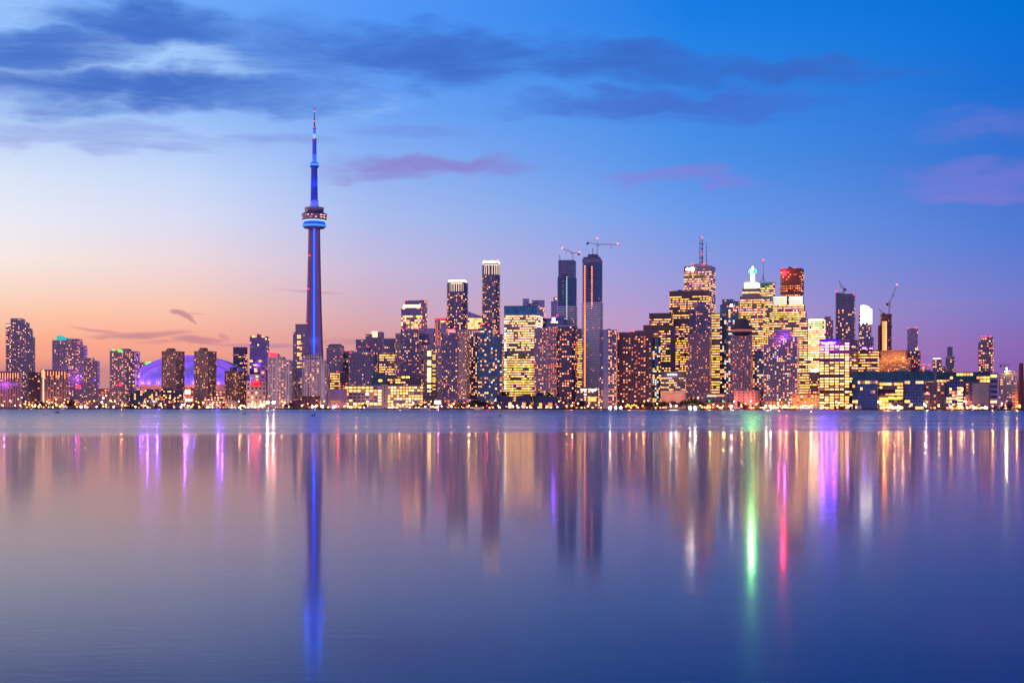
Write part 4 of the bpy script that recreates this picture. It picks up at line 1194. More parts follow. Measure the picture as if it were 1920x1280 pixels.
B('apartment_tower', 'tower', 'dim purple tower behind the orange hotel and purple-sign office', 5, 1588, 1612, 640, 'condod', net=5, lit=.2, pal='wko')
B('apartment_block', 'building', 'dim block filling the gap behind the terminal and the balconied towers', 5, 725, 760, 690, 'stone', net=8, lit=.4, pal='wdk')
B('apartment_block', 'building', 'low mauve block behind the white balconied apartments right of the blue glass tower', 4, 500, 560, 712, 'stone', net=8, lit=.3, pal='wdo')
B('apartment_block', 'building', 'dim low block between the hotel and the stepped dark offices', 4, 1225, 1300, 700, 'stone', net=6, lit=.3, pal='wdo')
B('apartment_block', 'building', 'dim block behind the campus at right with scattered warm lights', 3, 1722, 1830, 702, 'stone', net=4, lit=.15, pal='wod')
B('low_building', 'building', 'low far block at the right edge behind the chimney', 4, 1900, 1960, 712, 'stone', net=4, lit=.35, pal='woo')


# ------------------------------------------------------------------ the spire tower: footprint reserved first
TD, TX = 2560.0, px(589, 2560.0)
PLACED.append([(TX - 34, TD - 34), (TX + 34, TD - 34), (TX + 34, TD + 34), (TX - 34, TD + 34)])
SD, SXc = 2520.0, px(358, 2520.0)
PLACED.append([(SXc - 112, SD - 86), (SXc + 112, SD - 86), (SXc + 112, SD + 95), (SXc - 112, SD + 95)])

steel = plain((.10, .09, .11), .5, .6)
dark = plain((.05, .045, .06), .7)

for row in sorted(BLD, key=lambda r: (r[0], r[1])):
    root, q = make_building(*row)
    kw, lx, lz, w, d = row[9], q['lx'], q['lz'], q['w'], q['d']
    yt, bx0, bx1 = row[7], row[5], row[6]
    if kw.get('lights'):
        n = 8 if bx0 < 0 else 9
        for k in range(n):
            xx = max(bx0, 0) + (bx1 - max(bx0, 0)) * (k + .5) / n
            mb = MB()
            mb.box(lx(xx) - 1.0, lx(xx) + 1.0, -d / 2 - 1.2, -d / 2 - .02, 0, lz(yt + 2), 1)
            mb.box(lx(xx) - .55, lx(xx) + .55, -d / 2 - 1.6, -d / 2 - 1.22, lz(yt + random.uniform(9, 16)), lz(yt + 2), 0)  # glowing bar stands for the uplight on the pillar
            mb.build('pillar', [lm('w'), plain((.4, .26, .22))], root)
        if bx0 < 0:
            mb = MB()
            mb.box(lx(0), lx(40), -d / 2 - .6, -d / 2 - .02, lz(724), lz(719))
            mb.build('light_band', emit((.45, .12, .9), .9), root)
            flood(root, (lx(12), -d / 2 - 9, lz(722)), (.5, .1, 1), 9000)
        else:
            mb = MB()
            mb.box(lx(82) - .9, lx(82) + .9, -d / 2 - 3.0, -d / 2 - 1.9, 0, lz(694))
            mb.build('light_column', lm('wc'), root)
    if kw.get('lamps4'):
        for xx in (1254, 1259, 1264, 1269):
            mb = MB()
            mb.ball(lx(xx), -d / 2 - 1.8, lz(702), 1.05)
            mb.bar((lx(xx), -d / 2, lz(702)), (lx(xx), -d / 2 - 1.2, lz(702)), .3, 1)
            mb.build('wall_lamp', [emit((1, .88, .95), 6.0), steel], root)
    if kw.get('topper'):
        z = lz(631)
        R = 20 / F * q['Dz']
        mb = MB()
        mb.lathe([(R * .55, z - 1), (R * .6, z + 3), (R * .98, z + 6), (R * .98, z + 8)], 28)
        rp = mb.build('restaurant', dark, root, True)
        mb = MB()
        mb.lathe([(R * .98, z + 8), (R * .98, z + 9.4), (R * .98, z + 10.5), (R * .96, z + 11.4)], 28)
        mb.build('window_band', emit((1, .26, .24), .38), rp)
        mb = MB()
        mb.lathe([(R * 1.04, z + 11.5), (R * 1.0, z + 14.5), (R * .68, z + 17), (R * .66, z + 24), (R * .55, z + 27), (R * .2, z + 28)], 28)
        mb.build('roof', dark, rp, True)
    if kw.get('antennas'):
        for xx, y0, y1, r in ((1312, 443, 497, .5), (1317, 444.5, 497, .9), (1326.5, 453, 497, .35)):
            mb = MB()
            mb.bar((lx(xx), 0, lz(y1) - 2), (lx(xx), 0, lz((y0 + y1) / 2)), r * 1.5)
            mb.bar((lx(xx), 0, lz((y0 + y1) / 2)), (lx(xx), 0, lz(y0)), r)
            for k in range(5):
                z = lz(y1) + (lz(y0) - lz(y1)) * (k + .6) / 6
                mb.box(lx(xx) - r * 1.9, lx(xx) + r * 1.9, -r * 1.9, r * 1.9, z, z + 1.6)
            a = mb.build('antenna', steel, root)
            if xx == 1317:
                for yy in (444, 474):
                    mb = MB()
                    mb.ball(lx(xx), -1.5, lz(yy), 1.2)
                    mb.build('warning_light', lm('rs'), a)
    if kw.get('mast'):
        mb = MB()
        X, zt = lx(1429.5), lz(530)
        for ox, oy in ((-5, -4), (5, -4), (0, 5)):
            mb.bar((X + ox, oy, zt), (X, 0, lz(518)), .4)
        mb.bar((X, 0, lz(520)), (X, 0, lz(513)), .8)
        mb.bar((X, 0, lz(513)), (X, 0, lz(486)), .3)
        a = mb.build('mast', steel, root)
        mb = MB()
        mb.ball(X, 0, lz(486), 1.2)
        mb.build('warning_light', lm('rs'), a)
    if kw.get('spire'):
        X = lx(1410)
        zs = lambda y: lz(y)
        mb = MB()                                                        # block under the spire, its floodlight put in as emission
        hw = 12.6 / F * q['Dz']
        mb.box(X - hw, X + hw, -d / 2 - .9, d / 2 - 2, zs(541), zs(529.5))
        mb.box(X - hw * .8, X + hw * .8, -d / 2 + 1, d / 2 - 3, zs(529.5), zs(527.5))
        for k in range(2):
            z = zs(537.5 - 4.6 * k)
            for j in range(9):
                xx = X - hw * .62 + hw * 1.24 * j / 8
                mb.box(xx - .5, xx + .5, -d / 2 - 1.15, -d / 2 - .92, z - .7, z + .7, 1)
        mb.build('lit_crown', [emit((1, .93, .80), 1.5), plain((.2, .16, .12))], root)
        mb = MB()
        r = 4.0 / F * q['Dz']
        mb.lathe([(r * 1.2, zs(528)), (r, zs(524)), (r * .95, zs(514)), (r * .7, zs(511))], 12)
        mb.build('spire', emit((1, .97, .92), 3.0), root)
        mb = MB()
        mb.lathe([(r * .7, zs(511.4)), (r * 1.5, zs(509.6)), (r * 1.7, zs(507)), (r * 1.45, zs(504.5)), (r * .6, zs(502.8))], 12)
        mb.build('beacon', lm('gr'), root)  # green halo round the beacon, built as a wide glowing ring
        mb = MB()
        mb.box(X - r * .45, X + r * .45, -r * 2.3, -r * 1.5, zs(509.5), zs(504.5))
        mb.build('beacon_core', emit((.7, 1, .8), 12), root)
        mb = MB()
        mb.lathe([(r * .55, zs(503.3)), (r * .6, zs(501)), (r * .35, zs(499)), (r * .1, zs(497))], 10)
        mb.build('finial', emit((1, .6, .62), 4.0), root)
        flood(root, (X, -d / 2 - 8, zs(520)), (.3, 1, .55), 9000)
        spot(root, (X, -r * 2.4, zs(507)), (.30, 1, .22), 170000, 1.6).rotation_euler = (radians(86), 0, pi + radians(GRID))  # added spot that draws the beacon's green column on the lake
    if kw.get('whitecrown'):  # floodlight on the masonry crown, put in as emission
        for x0, x1 in ((1451, 1476), (1481, 1507)):
            mb = MB()
            X0, X1 = lx(x0), lx(x1)
            mb.box(X0, X1, -d / 2 - .7, -d / 2 - .3, lz(571), lz(556.5))
            n = 11
            for r_ in range(3):
                for k in range(n):
                    xx = X0 + (X1 - X0) * (k + .5) / n
                    z = lz(568 - 4 * r_)
                    mb.box(xx - .55, xx + .55, -d / 2 - .85, -d / 2 - .72, z - .9, z + .9, 1)
            mb.build('lit_crown', [emit((1, .88, .70), 1.55), plain((.25, .19, .15))], root)
    if kw.get('whitetop'):
        X0, X1 = lx(1614), lx(1636)
        hs = [572, 571.5, 572, 573, 575, 578]
        mb = MB()
        n = len(hs)
        for k in range(n):
            a = X0 + (X1 - X0) * k / n
            b = X0 + (X1 - X0) * (k + 1) / n - 1.1
            mb.box(a, b, -d / 2 - .4, d / 2 - .5, lz(605 + [3, 0, 2, -1, 3, 1][k]), lz(hs[k]))
        mb.build('lit_crown', emit((1, .86, .80), 4.5), root)
        mb = MB()
        mb.box(X0 - .4, X0 - .1, -d / 2 - .6, d / 2 - .5, lz(606), lz(590))
        for k in range(1, n):
            a = X0 + (X1 - X0) * k / n - .22
            mb.box(a - .7, a + .1, -d / 2 - .45, d / 2 - .6, lz(606), lz(575))
        mb.build('crown_frame', plain((.3, .26, .34)), root)

# ------------------------------------------------------------------ the tall concrete spire tower
tz = lambda y: pz(y, TD) - GZ
tw = empty('communications_tower', (TX, TD, GZ))
tag(tw, 'very tall concrete tower with a blue-lit round pod and needle antenna', 'tower')
conc = plain((.33, .18, .235), .8, noise=.14, scale=.05)
mb = MB()
secs = []
for yy, rl, rc in ((764, 26, 9), (720, 21.5, 8.6), (680, 18.6, 8.3), (640, 16.6, 8.0), (580, 14.2, 7.6), (520, 12.5, 7.2), (470, 11.4, 7.0), (426, 10.6, 6.8)):
    z = max(0, tz(yy)) if yy < 764 else -1
    ring = []
    for leg in range(3):
        t = radians(216 + 120 * leg)
        hwid = 3.0
        for s_ in (-1, 1):
            ring.append((rl * cos(t) - s_ * -hwid * sin(t) * 1.0, rl * sin(t) + s_ * -hwid * cos(t) * 1.0, z))
        g = t + radians(60)
        for s_ in (-1, 1):
            ring.append((rc * cos(g + s_ * .25), rc * sin(g + s_ * .25), z))
    # order each leg's two points by angle
    ring2 = []
    for leg in range(3):
        a, b, c1_, c2_ = ring[leg * 4:leg * 4 + 4]
        t = radians(216 + 120 * leg)
        a, b = sorted((a, b), key=lambda p: -sin(t) * p[0] + cos(t) * p[1])
        ring2 += [a, b, c1_, c2_]
    secs.append(ring2)
b0 = 0
n = len(secs[0])
for r_ in secs:
    mb.v += r_
for i in range(len(secs) - 1):
    for k in range(n):
        j = (k + 1) % n
        mb.face([i * n + k, i * n + j, (i + 1) * n + j, (i + 1) * n + k])
mb.build('shaft', conc, tw)
# lit lift strip in the groove that faces the lake
g = radians(276)
mb = MB()
prev = None
for yy, rc in ((664, 8.4), (640, 8.1), (580, 7.7), (520, 7.3), (470, 7.1), (430, 6.9)):
    p = ((rc + .8) * cos(g), (rc + .8) * sin(g), tz(yy))
    if prev:
        mb.bar(prev, p, 1.7)
    prev = p
mb.build('lift_light_strip', emit((.003, .055, 1.0), 4.5), tw)
R1 = 23.2 / F * TD
pod_m = plain((.34, .25, .32), .6)
pod_d = plain((.07, .08, .15), .25, .5)
mb = MB()
mb.lathe([(R1 * .42, tz(430)), (R1 * .80, tz(428.6)), (R1 * .92, tz(426))], 48)
mb.lathe([(R1 * .93, tz(413.8)), (R1 * .98, tz(412)), (R1 * 1.0, tz(406)), (R1 * 1.01, tz(403))], 48, 0)
mb.lathe([(R1 * 1.0, tz(403)), (R1 * 1.02, tz(402)), (R1 * .85, tz(400)), (R1 * .74, tz(398.5))], 48, 1)
mb.lathe([(R1 * .74, tz(398.5)), (R1 * .75, tz(394.5))], 48, 1)
mb.lathe([(R1 * .77, tz(394.5)), (R1 * .77, tz(390)), (R1 * .3, tz(389))], 48, 0)
mb.build('pod', [pod_m, pod_d], tw, False)
mb = MB()
mb.lathe([(R1 * .92, tz(426)), (R1 * .985, tz(424.5)), (R1 * .96, tz(422.5))], 48)
mb.build('radome_light_ring', emit((.035, .24, 1), 1.5), tw)
mb = MB()
mb.lathe([(R1 * .96, tz(422.5)), (R1 * .90, tz(420.5)), (R1 * .86, tz(416.5))], 48)
mb.build('radome', emit((.002, .07, 1.0), .8), tw, True)
mb = MB()
mb.lathe([(R1 * .86, tz(416.5)), (R1 * .9, tz(415.6)), (R1 * .91, tz(413.8))], 48)
mb.build('window_band', emit((.28, .55, 1), 1.6), tw)
for k in range(30):
    t = radians(180 + 6 * k + 3)
    if random.random() < .45:
        continue
    for zz, rr_ in ((405.2, 1.006), (409.6, .995)):
        if random.random() < .35:
            ob = bpy.data.objects.new('window', win_mesh(random.choice(['wb', 'pk', 'p', 'w', 'c'])))
            ob.location = (R1 * rr_ * cos(t), R1 * rr_ * sin(t), tz(zz))
            ob.rotation_euler = (0, 0, t + pi / 2)
            ob.scale = (2.0, 1.5, 1.5)
            link(ob, tw)
mb = MB()
mb.lathe([(R1 * .36, tz(390)), (R1 * .36, tz(384)), (R1 * .30, tz(383)), (R1 * .34, tz(376.5)), (R1 * .24, tz(375.5))], 24)
mb.build('collar', plain((.3, .28, .34), .7), tw)
blue_c = plain((.05, .11, .34), .6)
mb = MB()
mb.lathe([(R1 * .275, tz(376)), (R1 * .255, tz(350)), (R1 * .235, tz(316))], 16)
us = mb.build('upper_shaft', blue_c, tw)
for k in range(5):
    t = radians(198 + 36 * k)
    mb = MB()
    mb.bar((R1 * .29 * cos(t), R1 * .29 * sin(t), tz(375)), (R1 * .25 * cos(t), R1 * .25 * sin(t), tz(317)), .45)
    mb.build('light_strip', emit((.002, .035, .9), .5), us)
mb = MB()
mb.lathe([(R1 * .22, tz(317)), (R1 * .36, tz(313)), (R1 * .39, tz(309.5)), (R1 * .33, tz(306)), (R1 * .2, tz(304))], 24)
sk = mb.build('upper_pod', plain((.08, .14, .36), .5), tw, True)
mb = MB()
mb.lathe([(R1 * .375, tz(311.4)), (R1 * .40, tz(310.5)), (R1 * .395, tz(309))], 24)
mb.build('light_ring', emit((.06, .25, 1), 1.6), sk)
mb = MB()
mb.lathe([(R1 * .175, tz(305)), (R1 * .165, tz(263)), (R1 * .19, tz(262.5)), (R1 * .12, tz(260)), (R1 * .115, tz(242)), (R1 * .15, tz(241.5)), (R1 * .055, tz(238)), (R1 * .045, tz(222)), (R1 * .03, tz(221)), (R1 * .022, tz(203))], 12)
an = mb.build('antenna', plain((.08, .10, .26), .6), tw)
for y0, y1, rr_, col_, st_ in ((304, 290, .18, (.02, .11, 1), 1.0), (290, 264, .175, (.006, .05, .8), .65), (260, 252, .125, (.2, .4, 1), 1.4), (252, 243, .12, (.03, .12, 1), 1.0)):
    mb = MB()
    mb.lathe([(R1 * rr_, tz(y0)), (R1 * (rr_ - .004), tz(y1))], 12)
    mb.build('lit_sleeve', emit(col_, st_), an)
for yy, rr_ in ((262, .2), (241, .16), (228, .08), (210, .05)):
    mb = MB()
    mb.ball(0, -R1 * rr_, tz(yy), .8)
    mb.build('warning_light', lm('r'), an)
for yy, dx_ in ((480, -7.5), (543, -9), (607, -11)):
    mb = MB()
    mb.ball(dx_, -9.5, tz(yy), 1.1)
    mb.build('warning_light', lm('rs'), tw)
for k in range(6):
    t = radians(180 + 36 * k)
    flood(tw, (15 * cos(t), 15 * sin(t), tz(384)), (.006, .05, 1), 8000, 1.0)
    flood(tw, (13 * cos(t), 13 * sin(t), tz(345)), (.006, .05, 1), 6000, 1.0)
for k in range(4):
    t = radians(195 + 50 * k)
    flood(tw, (12 * cos(t), 12 * sin(t), tz(302)), (.03, .15, 1), 7000, .6)
flood(tw, (1.5, -13, tz(640)), (.05, .15, 1), 2500, .6)
cover(574, 604, 430, 764)

# ------------------------------------------------------------------ the domed stadium
dm = empty('domed_stadium', (SXc, SD, GZ))
tag(dm, 'purple and blue lit domed stadium behind the pair of brown apartment slabs', 'stadium')
sz = lambda y: pz(y, SD) - GZ
RX = 104.0
Z0 = sz(722)
mb = MB()
NSEG = 40
n = 48
mb.lathe([(RX * 1.0, -1), (RX * 1.0, Z0 - 5), (RX * 1.06, Z0 - 3), (RX * 1.06, Z0), (RX * .9, Z0 + .2)], 48)
wall = mb.build('stadium_wall', facade((.50, .30, .27), (.08, .06, .08), .5, .3, .2), dm)
wall.scale = (1, .78, 1)
HZ = sz(667) - Z0


def shell(rx, hz, y0, y1, thick, name, mat):
    """arched roof shell: a half ellipse swept in depth, with thickness"""
    m = MB()
    k = NSEG
    for (r1, h1) in ((rx, hz), (rx - thick, hz - thick)):
        for y in (y0, y1):
            for i in range(k + 1):
                t = pi * i / k
                m.v.append((-r1 * cos(t), y, Z0 + h1 * sin(t)))
    s_ = k + 1
    for i in range(k):
        m.face([i, i + 1, s_ + i + 1, s_ + i])
        m.face([2 * s_ + i + 1, 2 * s_ + i, 3 * s_ + i, 3 * s_ + i + 1])
        m.face([2 * s_ + i, 2 * s_ + i + 1, i + 1, i])
        m.face([s_ + i, s_ + i + 1, 3 * s_ + i + 1, 3 * s_ + i])
    for a in (0, k):
        m.face([a, s_ + a, 3 * s_ + a, 2 * s_ + a])
    return m.build(name, mat, dm)


white_r = plain((.30, .26, .36), .55, noise=.05)
shell(RX, HZ, -18, 46, 8.5, 'roof_arch', white_r)
shell(RX * .895, HZ * .84, -26, -17, 2.0, 'inner_arch', white_r)
for sgn in (-1, 1):
    m = MB()
    m.box(sgn * RX * .98 - 6, sgn * RX * .98 + 6, -22, 20, Z0 - 6, Z0 + 4)
    m.build('arch_foot', plain((.3, .18, .2)), dm)
m = MB()                       # quarter-dome panel facing the lake
rx, ry, hz = RX * .875, 52.0, HZ * .80
NU, NV = 36, 12
for j in range(NV + 1):
    f = .5 * pi * j / NV
    for i in range(NU + 1):
        t = pi * i / NU
        m.v.append((-rx * cos(t) * cos(f), -20 - ry * sin(t) * cos(f), Z0 + hz * sin(f)))
for j in range(NV):
    for i in range(NU):
        a = j * (NU + 1) + i
        m.face([a, a + 1, a + NU + 2, a + NU + 1])
m.build('roof_panel', white_r, dm, True)
for k in range(13):
    t = pi * (k + .5) / 13
    x, y = -(rx + 5) * cos(t), -20 - (ry + 4) * sin(t)
    flood(dm, (x, y, Z0 + 2.0), (.13, .05, 1), 22000, .8)
for k in range(9):
    t = radians(12 + 156 * k / 8)
    flood(dm, (-(RX + 2) * cos(t), -46, Z0 + (HZ + 2) * sin(t)), (.30, .07, 1), 26000, 1.0)
for k in range(5):
    flood(dm, (-70 + 35 * k, -100, Z0 + 14), (.16, .07, 1), 38000, 1.0)
for xx in (262, 272, 406):
    m = MB()
    m.box((xx - 358) / F * SD - 5, (xx - 358) / F * SD + 5, -RX * .80, -RX * .79, Z0 - 5, Z0 - 2.2)
    m.build('sign', lm('r'), dm)
for xx in (280, 295, 340, 352, 390, 408, 430):
    flood(dm, ((xx - 358) / F * SD, -RX * .78 - 12, Z0 - 24), (1, .4, .25), 26000)


# ------------------------------------------------------------------ cranes
def crane(name, label, base, zbase, zjib, jib, counter, apex=None, luff=False, red=()):
    """tower crane: mast, jib, counter jib with weights, tie bars, cab; offsets in metres from the mast"""
    r = empty(name, (base[0], base[1], 0))
    tag(r, label, 'crane', 'tower cranes over the unfinished towers')
    m = MB()
    for ox, oy in ((-.8, -.8), (.8, -.8), (.8, .8), (-.8, .8)):
        m.bar((ox, oy, zbase), (ox, oy, zjib), .22)
    nn = max(2, int((zjib - zbase) / 3))
    for k in range(nn):
        za, zb = zbase + (zjib - zbase) * k / nn, zbase + (zjib - zbase) * (k + 1) / nn
        m.bar((-.8, -.8, za), (.8, -.8, zb), .15)
        m.bar((.8, .8, za), (-.8, .8, zb), .15)
    m.build('mast', plain((.55, .45, .45), .6), r)
    m = MB()
    (jx, jz) = jib
    nn = 14
    for k in range(nn):
        a, b = k / nn, (k + 1) / nn
        for oy, oz in ((-.7, 0), (.7, 0), (0, 1.5)):
            m.bar((jx * a, oy, zjib + jz * a + oz), (jx * b, oy, zjib + jz * b + oz), .2)
        m.bar((jx * a, -.7, zjib + jz * a), (jx * (a + b) / 2, 0, zjib + jz * (a + b) / 2 + 1.5), .13)
        m.bar((jx * (a + b) / 2, 0, zjib + jz * (a + b) / 2 + 1.5), (jx * b, -.7, zjib + jz * b), .13)
    jb = m.build('jib', plain((.45, .28, .26), .6), r)
    m = MB()
    cx_, cz_ = counter
    m.bar((0, 0, zjib + .6), (cx_, 0, zjib + cz_ + .6), .6)
    m.build('counter_jib', plain((.35, .22, .22), .6), r)
    m = MB()
    m.box(cx_ - 1.6, cx_ + 1.6, -1.2, 1.2, zjib + cz_ - 2.6, zjib + cz_ + 1.2)
    m.build('counterweight', dark, r)
    m = MB()
    sg = 1 if jx > 0 else -1
    m.box(min(.9 * sg, 3 * sg), max(.9 * sg, 3 * sg), -1.1, 1.1, zjib - 2.4, zjib + .4)
    m.build('cab', plain((.6, .5, .5), .4), r)
    if apex:
        m = MB()
        m.bar((0, 0, zjib), (0, 0, zjib + apex), .55)
        m.bar((0, 0, zjib + apex), (jx * .6, 0, zjib + jz * .6 + 1.5), .14)
        m.bar((0, 0, zjib + apex), (cx_ * .9, 0, zjib + cz_ * .9 + 1), .14)
        m.build('apex_frame', plain((.45, .3, .3), .6), r)
    m = MB()
    hx = jx * .62
    m.bar((hx, 0, zjib + jz * .62), (hx, 0, zjib + jz * .62 - 4), .12)
    m.box(hx - .6, hx + .6, -.6, .6, zjib + jz * .62 - 5, zjib + jz * .62 - 4)
    m.build('hook_block', dark, r)
    for rx_, rz_ in red:
        m = MB()
        m.ball(rx_, -1.0, zjib + rz_, 1.3)
        m.build('warning_light', emit((1, .10, .08), 6), r)
    return r


def roof_at(px_, kindlabel):
    for o in S.objects:
        if o.get('label', '').startswith(kindlabel):
            return o.location.y
    return 2400


Dc = roof_at(0, 'shorter of two unfinished')
k_ = Dc / F
crane('tower_crane', 'small tilted crane on top of the shorter unfinished tower', (px(1074, Dc), Dc), pz(490, Dc), pz(474, Dc), (-20 * k_, 8 * k_), (11 * k_, -1.5 * k_), None, red=((-20 * k_, 9 * k_), (12 * k_, 1)))
Dc2 = roof_at(0, 'taller of two unfinished')
k2 = Dc2 / F
crane('tower_crane', 'big crane with a long level jib on top of the taller unfinished tower', (px(1119.5, Dc2), Dc2), pz(478, Dc2), pz(458.5, Dc2), (42 * k2, -1 * k2), (-18 * k2, 3 * k2), 11 * k2, red=((0, 11.5 * k2), (38.5 * k2, 1.5)))
Dc3 = roof_at(0, 'reddish unfinished')
k3 = Dc3 / F
crane('tower_crane', 'steep luffing crane pointing up to the right on the reddish unfinished tower', (px(1667, Dc3), Dc3), pz(588, Dc3), pz(572, Dc3), (14 * k3, 37 * k3), (-3.5 * k3, 3 * k3), 10 * k3, red=((14 * k3, 39 * k3),))
crane('tower_crane', 'tiny folded crane leaning left on the reddish unfinished tower', (px(1656, Dc3), Dc3 + 3), pz(588.5, Dc3), pz(586, Dc3), (-8 * k3, 7 * k3), (2 * k3, -1), None)
Dc4 = roof_at(0, 'dark glass tower with a slanted roof')
k4 = Dc4 / F
crane('tower_crane', 'thin luffing crane leaning left on the dark slanted-roof glass tower', (px(1582, Dc4), Dc4), pz(549, Dc4), pz(545, Dc4), (-9.5 * k4, 19 * k4), (2.5 * k4, 3), 9 * k4)
Dc5 = 2700.0
crane('tower_crane', 'far crane with a level jib above the dim apartments at right', (px(1883, Dc5), Dc5), 0, pz(684, Dc5), (12 * Dc5 / F, 0), (-7 * Dc5 / F, 0), 5)
for xx, D_, y0, y1, lab in ((1050.5, Dc, 490, 479, 'short leaning hoist post on the left edge of the shorter unfinished tower'), (1111, Dc2, 478, 465, 'short upright hoist post on the taller unfinished tower beside its crane')):
    m = MB()
    lean = -2.0 if xx < 1100 else 0
    for o_ in (-.5, .5):
        m.bar((px(xx, D_) + o_, D_ - 2, pz(y0, D_) - 1), (px(xx, D_) + lean + o_, D_ - 2, pz(y1, D_)), .35)
    for q_ in range(5):
        z = pz(y0, D_) + (pz(y1, D_) - pz(y0, D_)) * (q_ + .5) / 5
        m.box(px(xx, D_) - .5 + lean * (q_ + .5) / 5, px(xx, D_) + .5 + lean * (q_ + .5) / 5, D_ - 2.3, D_ - 1.7, z - .2, z + .2)
    tag(m.build('hoist_post', steel), lab, 'hoist')

# ------------------------------------------------------------------ chimney, poles
Dk = shore(1914) + 45
m = MB()
m.lathe([(4.6, -.5), (4.2, 4), (3.0, pz(690, Dk) - GZ - 3), (2.7, pz(680, Dk) - GZ), (2.3, pz(679.6, Dk) - GZ)], 18)
o = m.build('chimney_stack', plain((.16, .05, .05), .85))
o.location = (px(1914.5, Dk), Dk, GZ)
tag(o, 'tall dark red brick chimney at the right edge above the orange wall', 'chimney')
Dk = shore(577) + 6
m = MB()
m.bar((0, 0, 0), (0, 0, pz(713, Dk) - GZ), .7, 0, 8)
m.box(-.9, .9, -.3, .3, pz(716, Dk) - GZ, pz(713, Dk) - GZ)
o = m.build('flag_pole', plain((.22, .03, .06), .7))
o.location = (px(577.5, Dk), Dk, GZ)
tag(o, 'tall thin dark red pole on the pier before the sloped-roof apartments', 'pole')
m = MB()
Dk = shore(1895) + 12
m.ball(0, 0, 6.5, 4.6, 0, 16)
m.lathe([(2, 0), (1.6, 3)], 12)
o = m.build('sphere_sculpture', plain((.05, .02, .06), .4))
o.location = (px(1893, Dk), Dk, GZ)
tag(o, 'dark purple ball-shaped structure on the quay left of the orange wall', 'structure')
Dk = shore(1384) + 9
m = MB()
m.prism([(-9, -3), (4, -3), (9, 0), (4, 3), (-9, 3)], 0, 3)
m.prism([(-4, -2.5), (13, -2.5), (13, 2.5), (-4, 2.5)], 3, 12, ztop=lambda X, Y: 12 - .53 * (X + 4))
o = m.build('boat_shed', plain((.05, .02, .09), .7))
o.location = (px(1388, Dk), Dk, GZ)
tag(o, 'dark purple sloping boat shed in front of the salmon curved terminal', 'shed')

# ------------------------------------------------------------------ trees along the quay
bark = plain((.05, .035, .03), .9)


def leafmat():
    m_, N, L, P = newmat("foliage")
    ob = N.new('ShaderNodeNewGeometry')
    nz_ = N.new('ShaderNodeTexNoise')
    nz_.inputs['Scale'].default_value = .6
    L.new(ob.outputs['Position'], nz_.inputs['Vector'])
    cr_ = N.new('ShaderNodeValToRGB')
    cr_.color_ramp.elements[0].position = .35
    cr_.color_ramp.elements[0].color = (.018, .022, .016, 1)
    cr_.color_ramp.elements[1].position = .7
    cr_.color_ramp.elements[1].color = (.055, .06, .03, 1)
    L.new(nz_.outputs[0], cr_.inputs[0])
    L.new(cr_.outputs[0], P.inputs['Base Color'])
    P.inputs['Roughness'].default_value = .8
    return m_


lf = leafmat()
protos = []
for v in range(3):
    rg = random.Random(40 + v)
    t = MB()
    t.bar((0, 0, -.5), (.1, 0, 3.4), .34, 0, 7)
    for k in range(6):
        a = k * 1.05
        t.bar((.1, 0, 2.6 + .25 * k), (2.0 * cos(a), 2.0 * sin(a), 5.0 + .4 * k), .13, 0, 5)
    cr_ = MB()
    cl = [(rg.uniform(-2.4, 2.4), rg.uniform(-2.4, 2.4), rg.uniform(3.8, 8.6), rg.uniform(1.1, 1.9)) for _ in range(13)]
    for x, y, z, r in cl:
        for _ in range(34):
            a, b = rg.uniform(0, 2 * pi), rg.uniform(-1, 1)
            q_ = r * rg.uniform(.55, 1.05)
            cx_, cy_, cz_ = x + q_ * cos(a) * sqrt(1 - b * b), y + q_ * sin(a) * sqrt(1 - b * b), z + q_ * b * .85
            s_ = rg.uniform(.25, .5)
            u = (rg.uniform(-1, 1), rg.uniform(-1, 1), rg.uniform(-1, 1))
            w_ = (rg.uniform(-1, 1), rg.uniform(-1, 1), rg.uniform(-1, 1))
            i0 = len(cr_.v)
            for sa, sb in ((-1, -1), (1, -1), (1, 1), (-1, 1)):
                cr_.v.append((cx_ + s_ * (sa * u[0] + sb * w_[0]), cy_ + s_ * (sa * u[1] + sb * w_[1]), cz_ + s_ * (sa * u[2] + sb * w_[2])))
            cr_.face([i0, i0 + 1, i0 + 2, i0 + 3])
    to, co = t.build('trunk', bark), cr_.build('crown', lf)
    protos.append((to.data, co.data))
    bpy.data.objects.remove(to)
    bpy.data.objects.remove(co)

PLACES = [(0, 45, 'the far-left block with uplit pillars'), (45, 100, 'the second block with uplit pillars'), (100, 190, 'the teal-crowned tower'), (190, 265, 'the green-lamped tower'),
          (265, 300, 'the dark teal terraces'), (300, 350, 'the left brown slab'), (350, 420, 'the right brown slab'), (420, 465, 'the third brown tower'), (465, 500, 'the red-signed beige block'), (500, 550, 'the white grid apartments'),
          (550, 615, 'the dark red pier shed'), (615, 650, 'the mauve blank hall'), (650, 725, 'the long terminal left half'), (725, 800, 'the long terminal right half'), (800, 885, 'the beige-edged apartments'),
          (885, 930, 'the dark teal tower'), (930, 1000, 'the bright teal-topped office'), (1000, 1085, 'the round-ended mauve block'), (1085, 1125, 'the taller unfinished tower'), (1125, 1160, 'the blank blue-grey wall'),
          (1160, 1240, 'the broad brown hotel'), (1240, 1290, 'the salmon blank hall'), (1290, 1372, 'the purple low terminal'), (1372, 1430, 'the salmon curved terminal'), (1430, 1485, 'the twin-shouldered tower'),
          (1485, 1536, 'the orange market hall'), (1536, 1606, 'the purple-sign office'), (1606, 1650, 'the leftmost blue glass block'), (1650, 1735, 'the yellow-banded campus block'), (1735, 1812, 'the dim purple campus block'),
          (1812, 1875, 'the beige screen wall'), (1875, 1925, 'the dark chimney')]


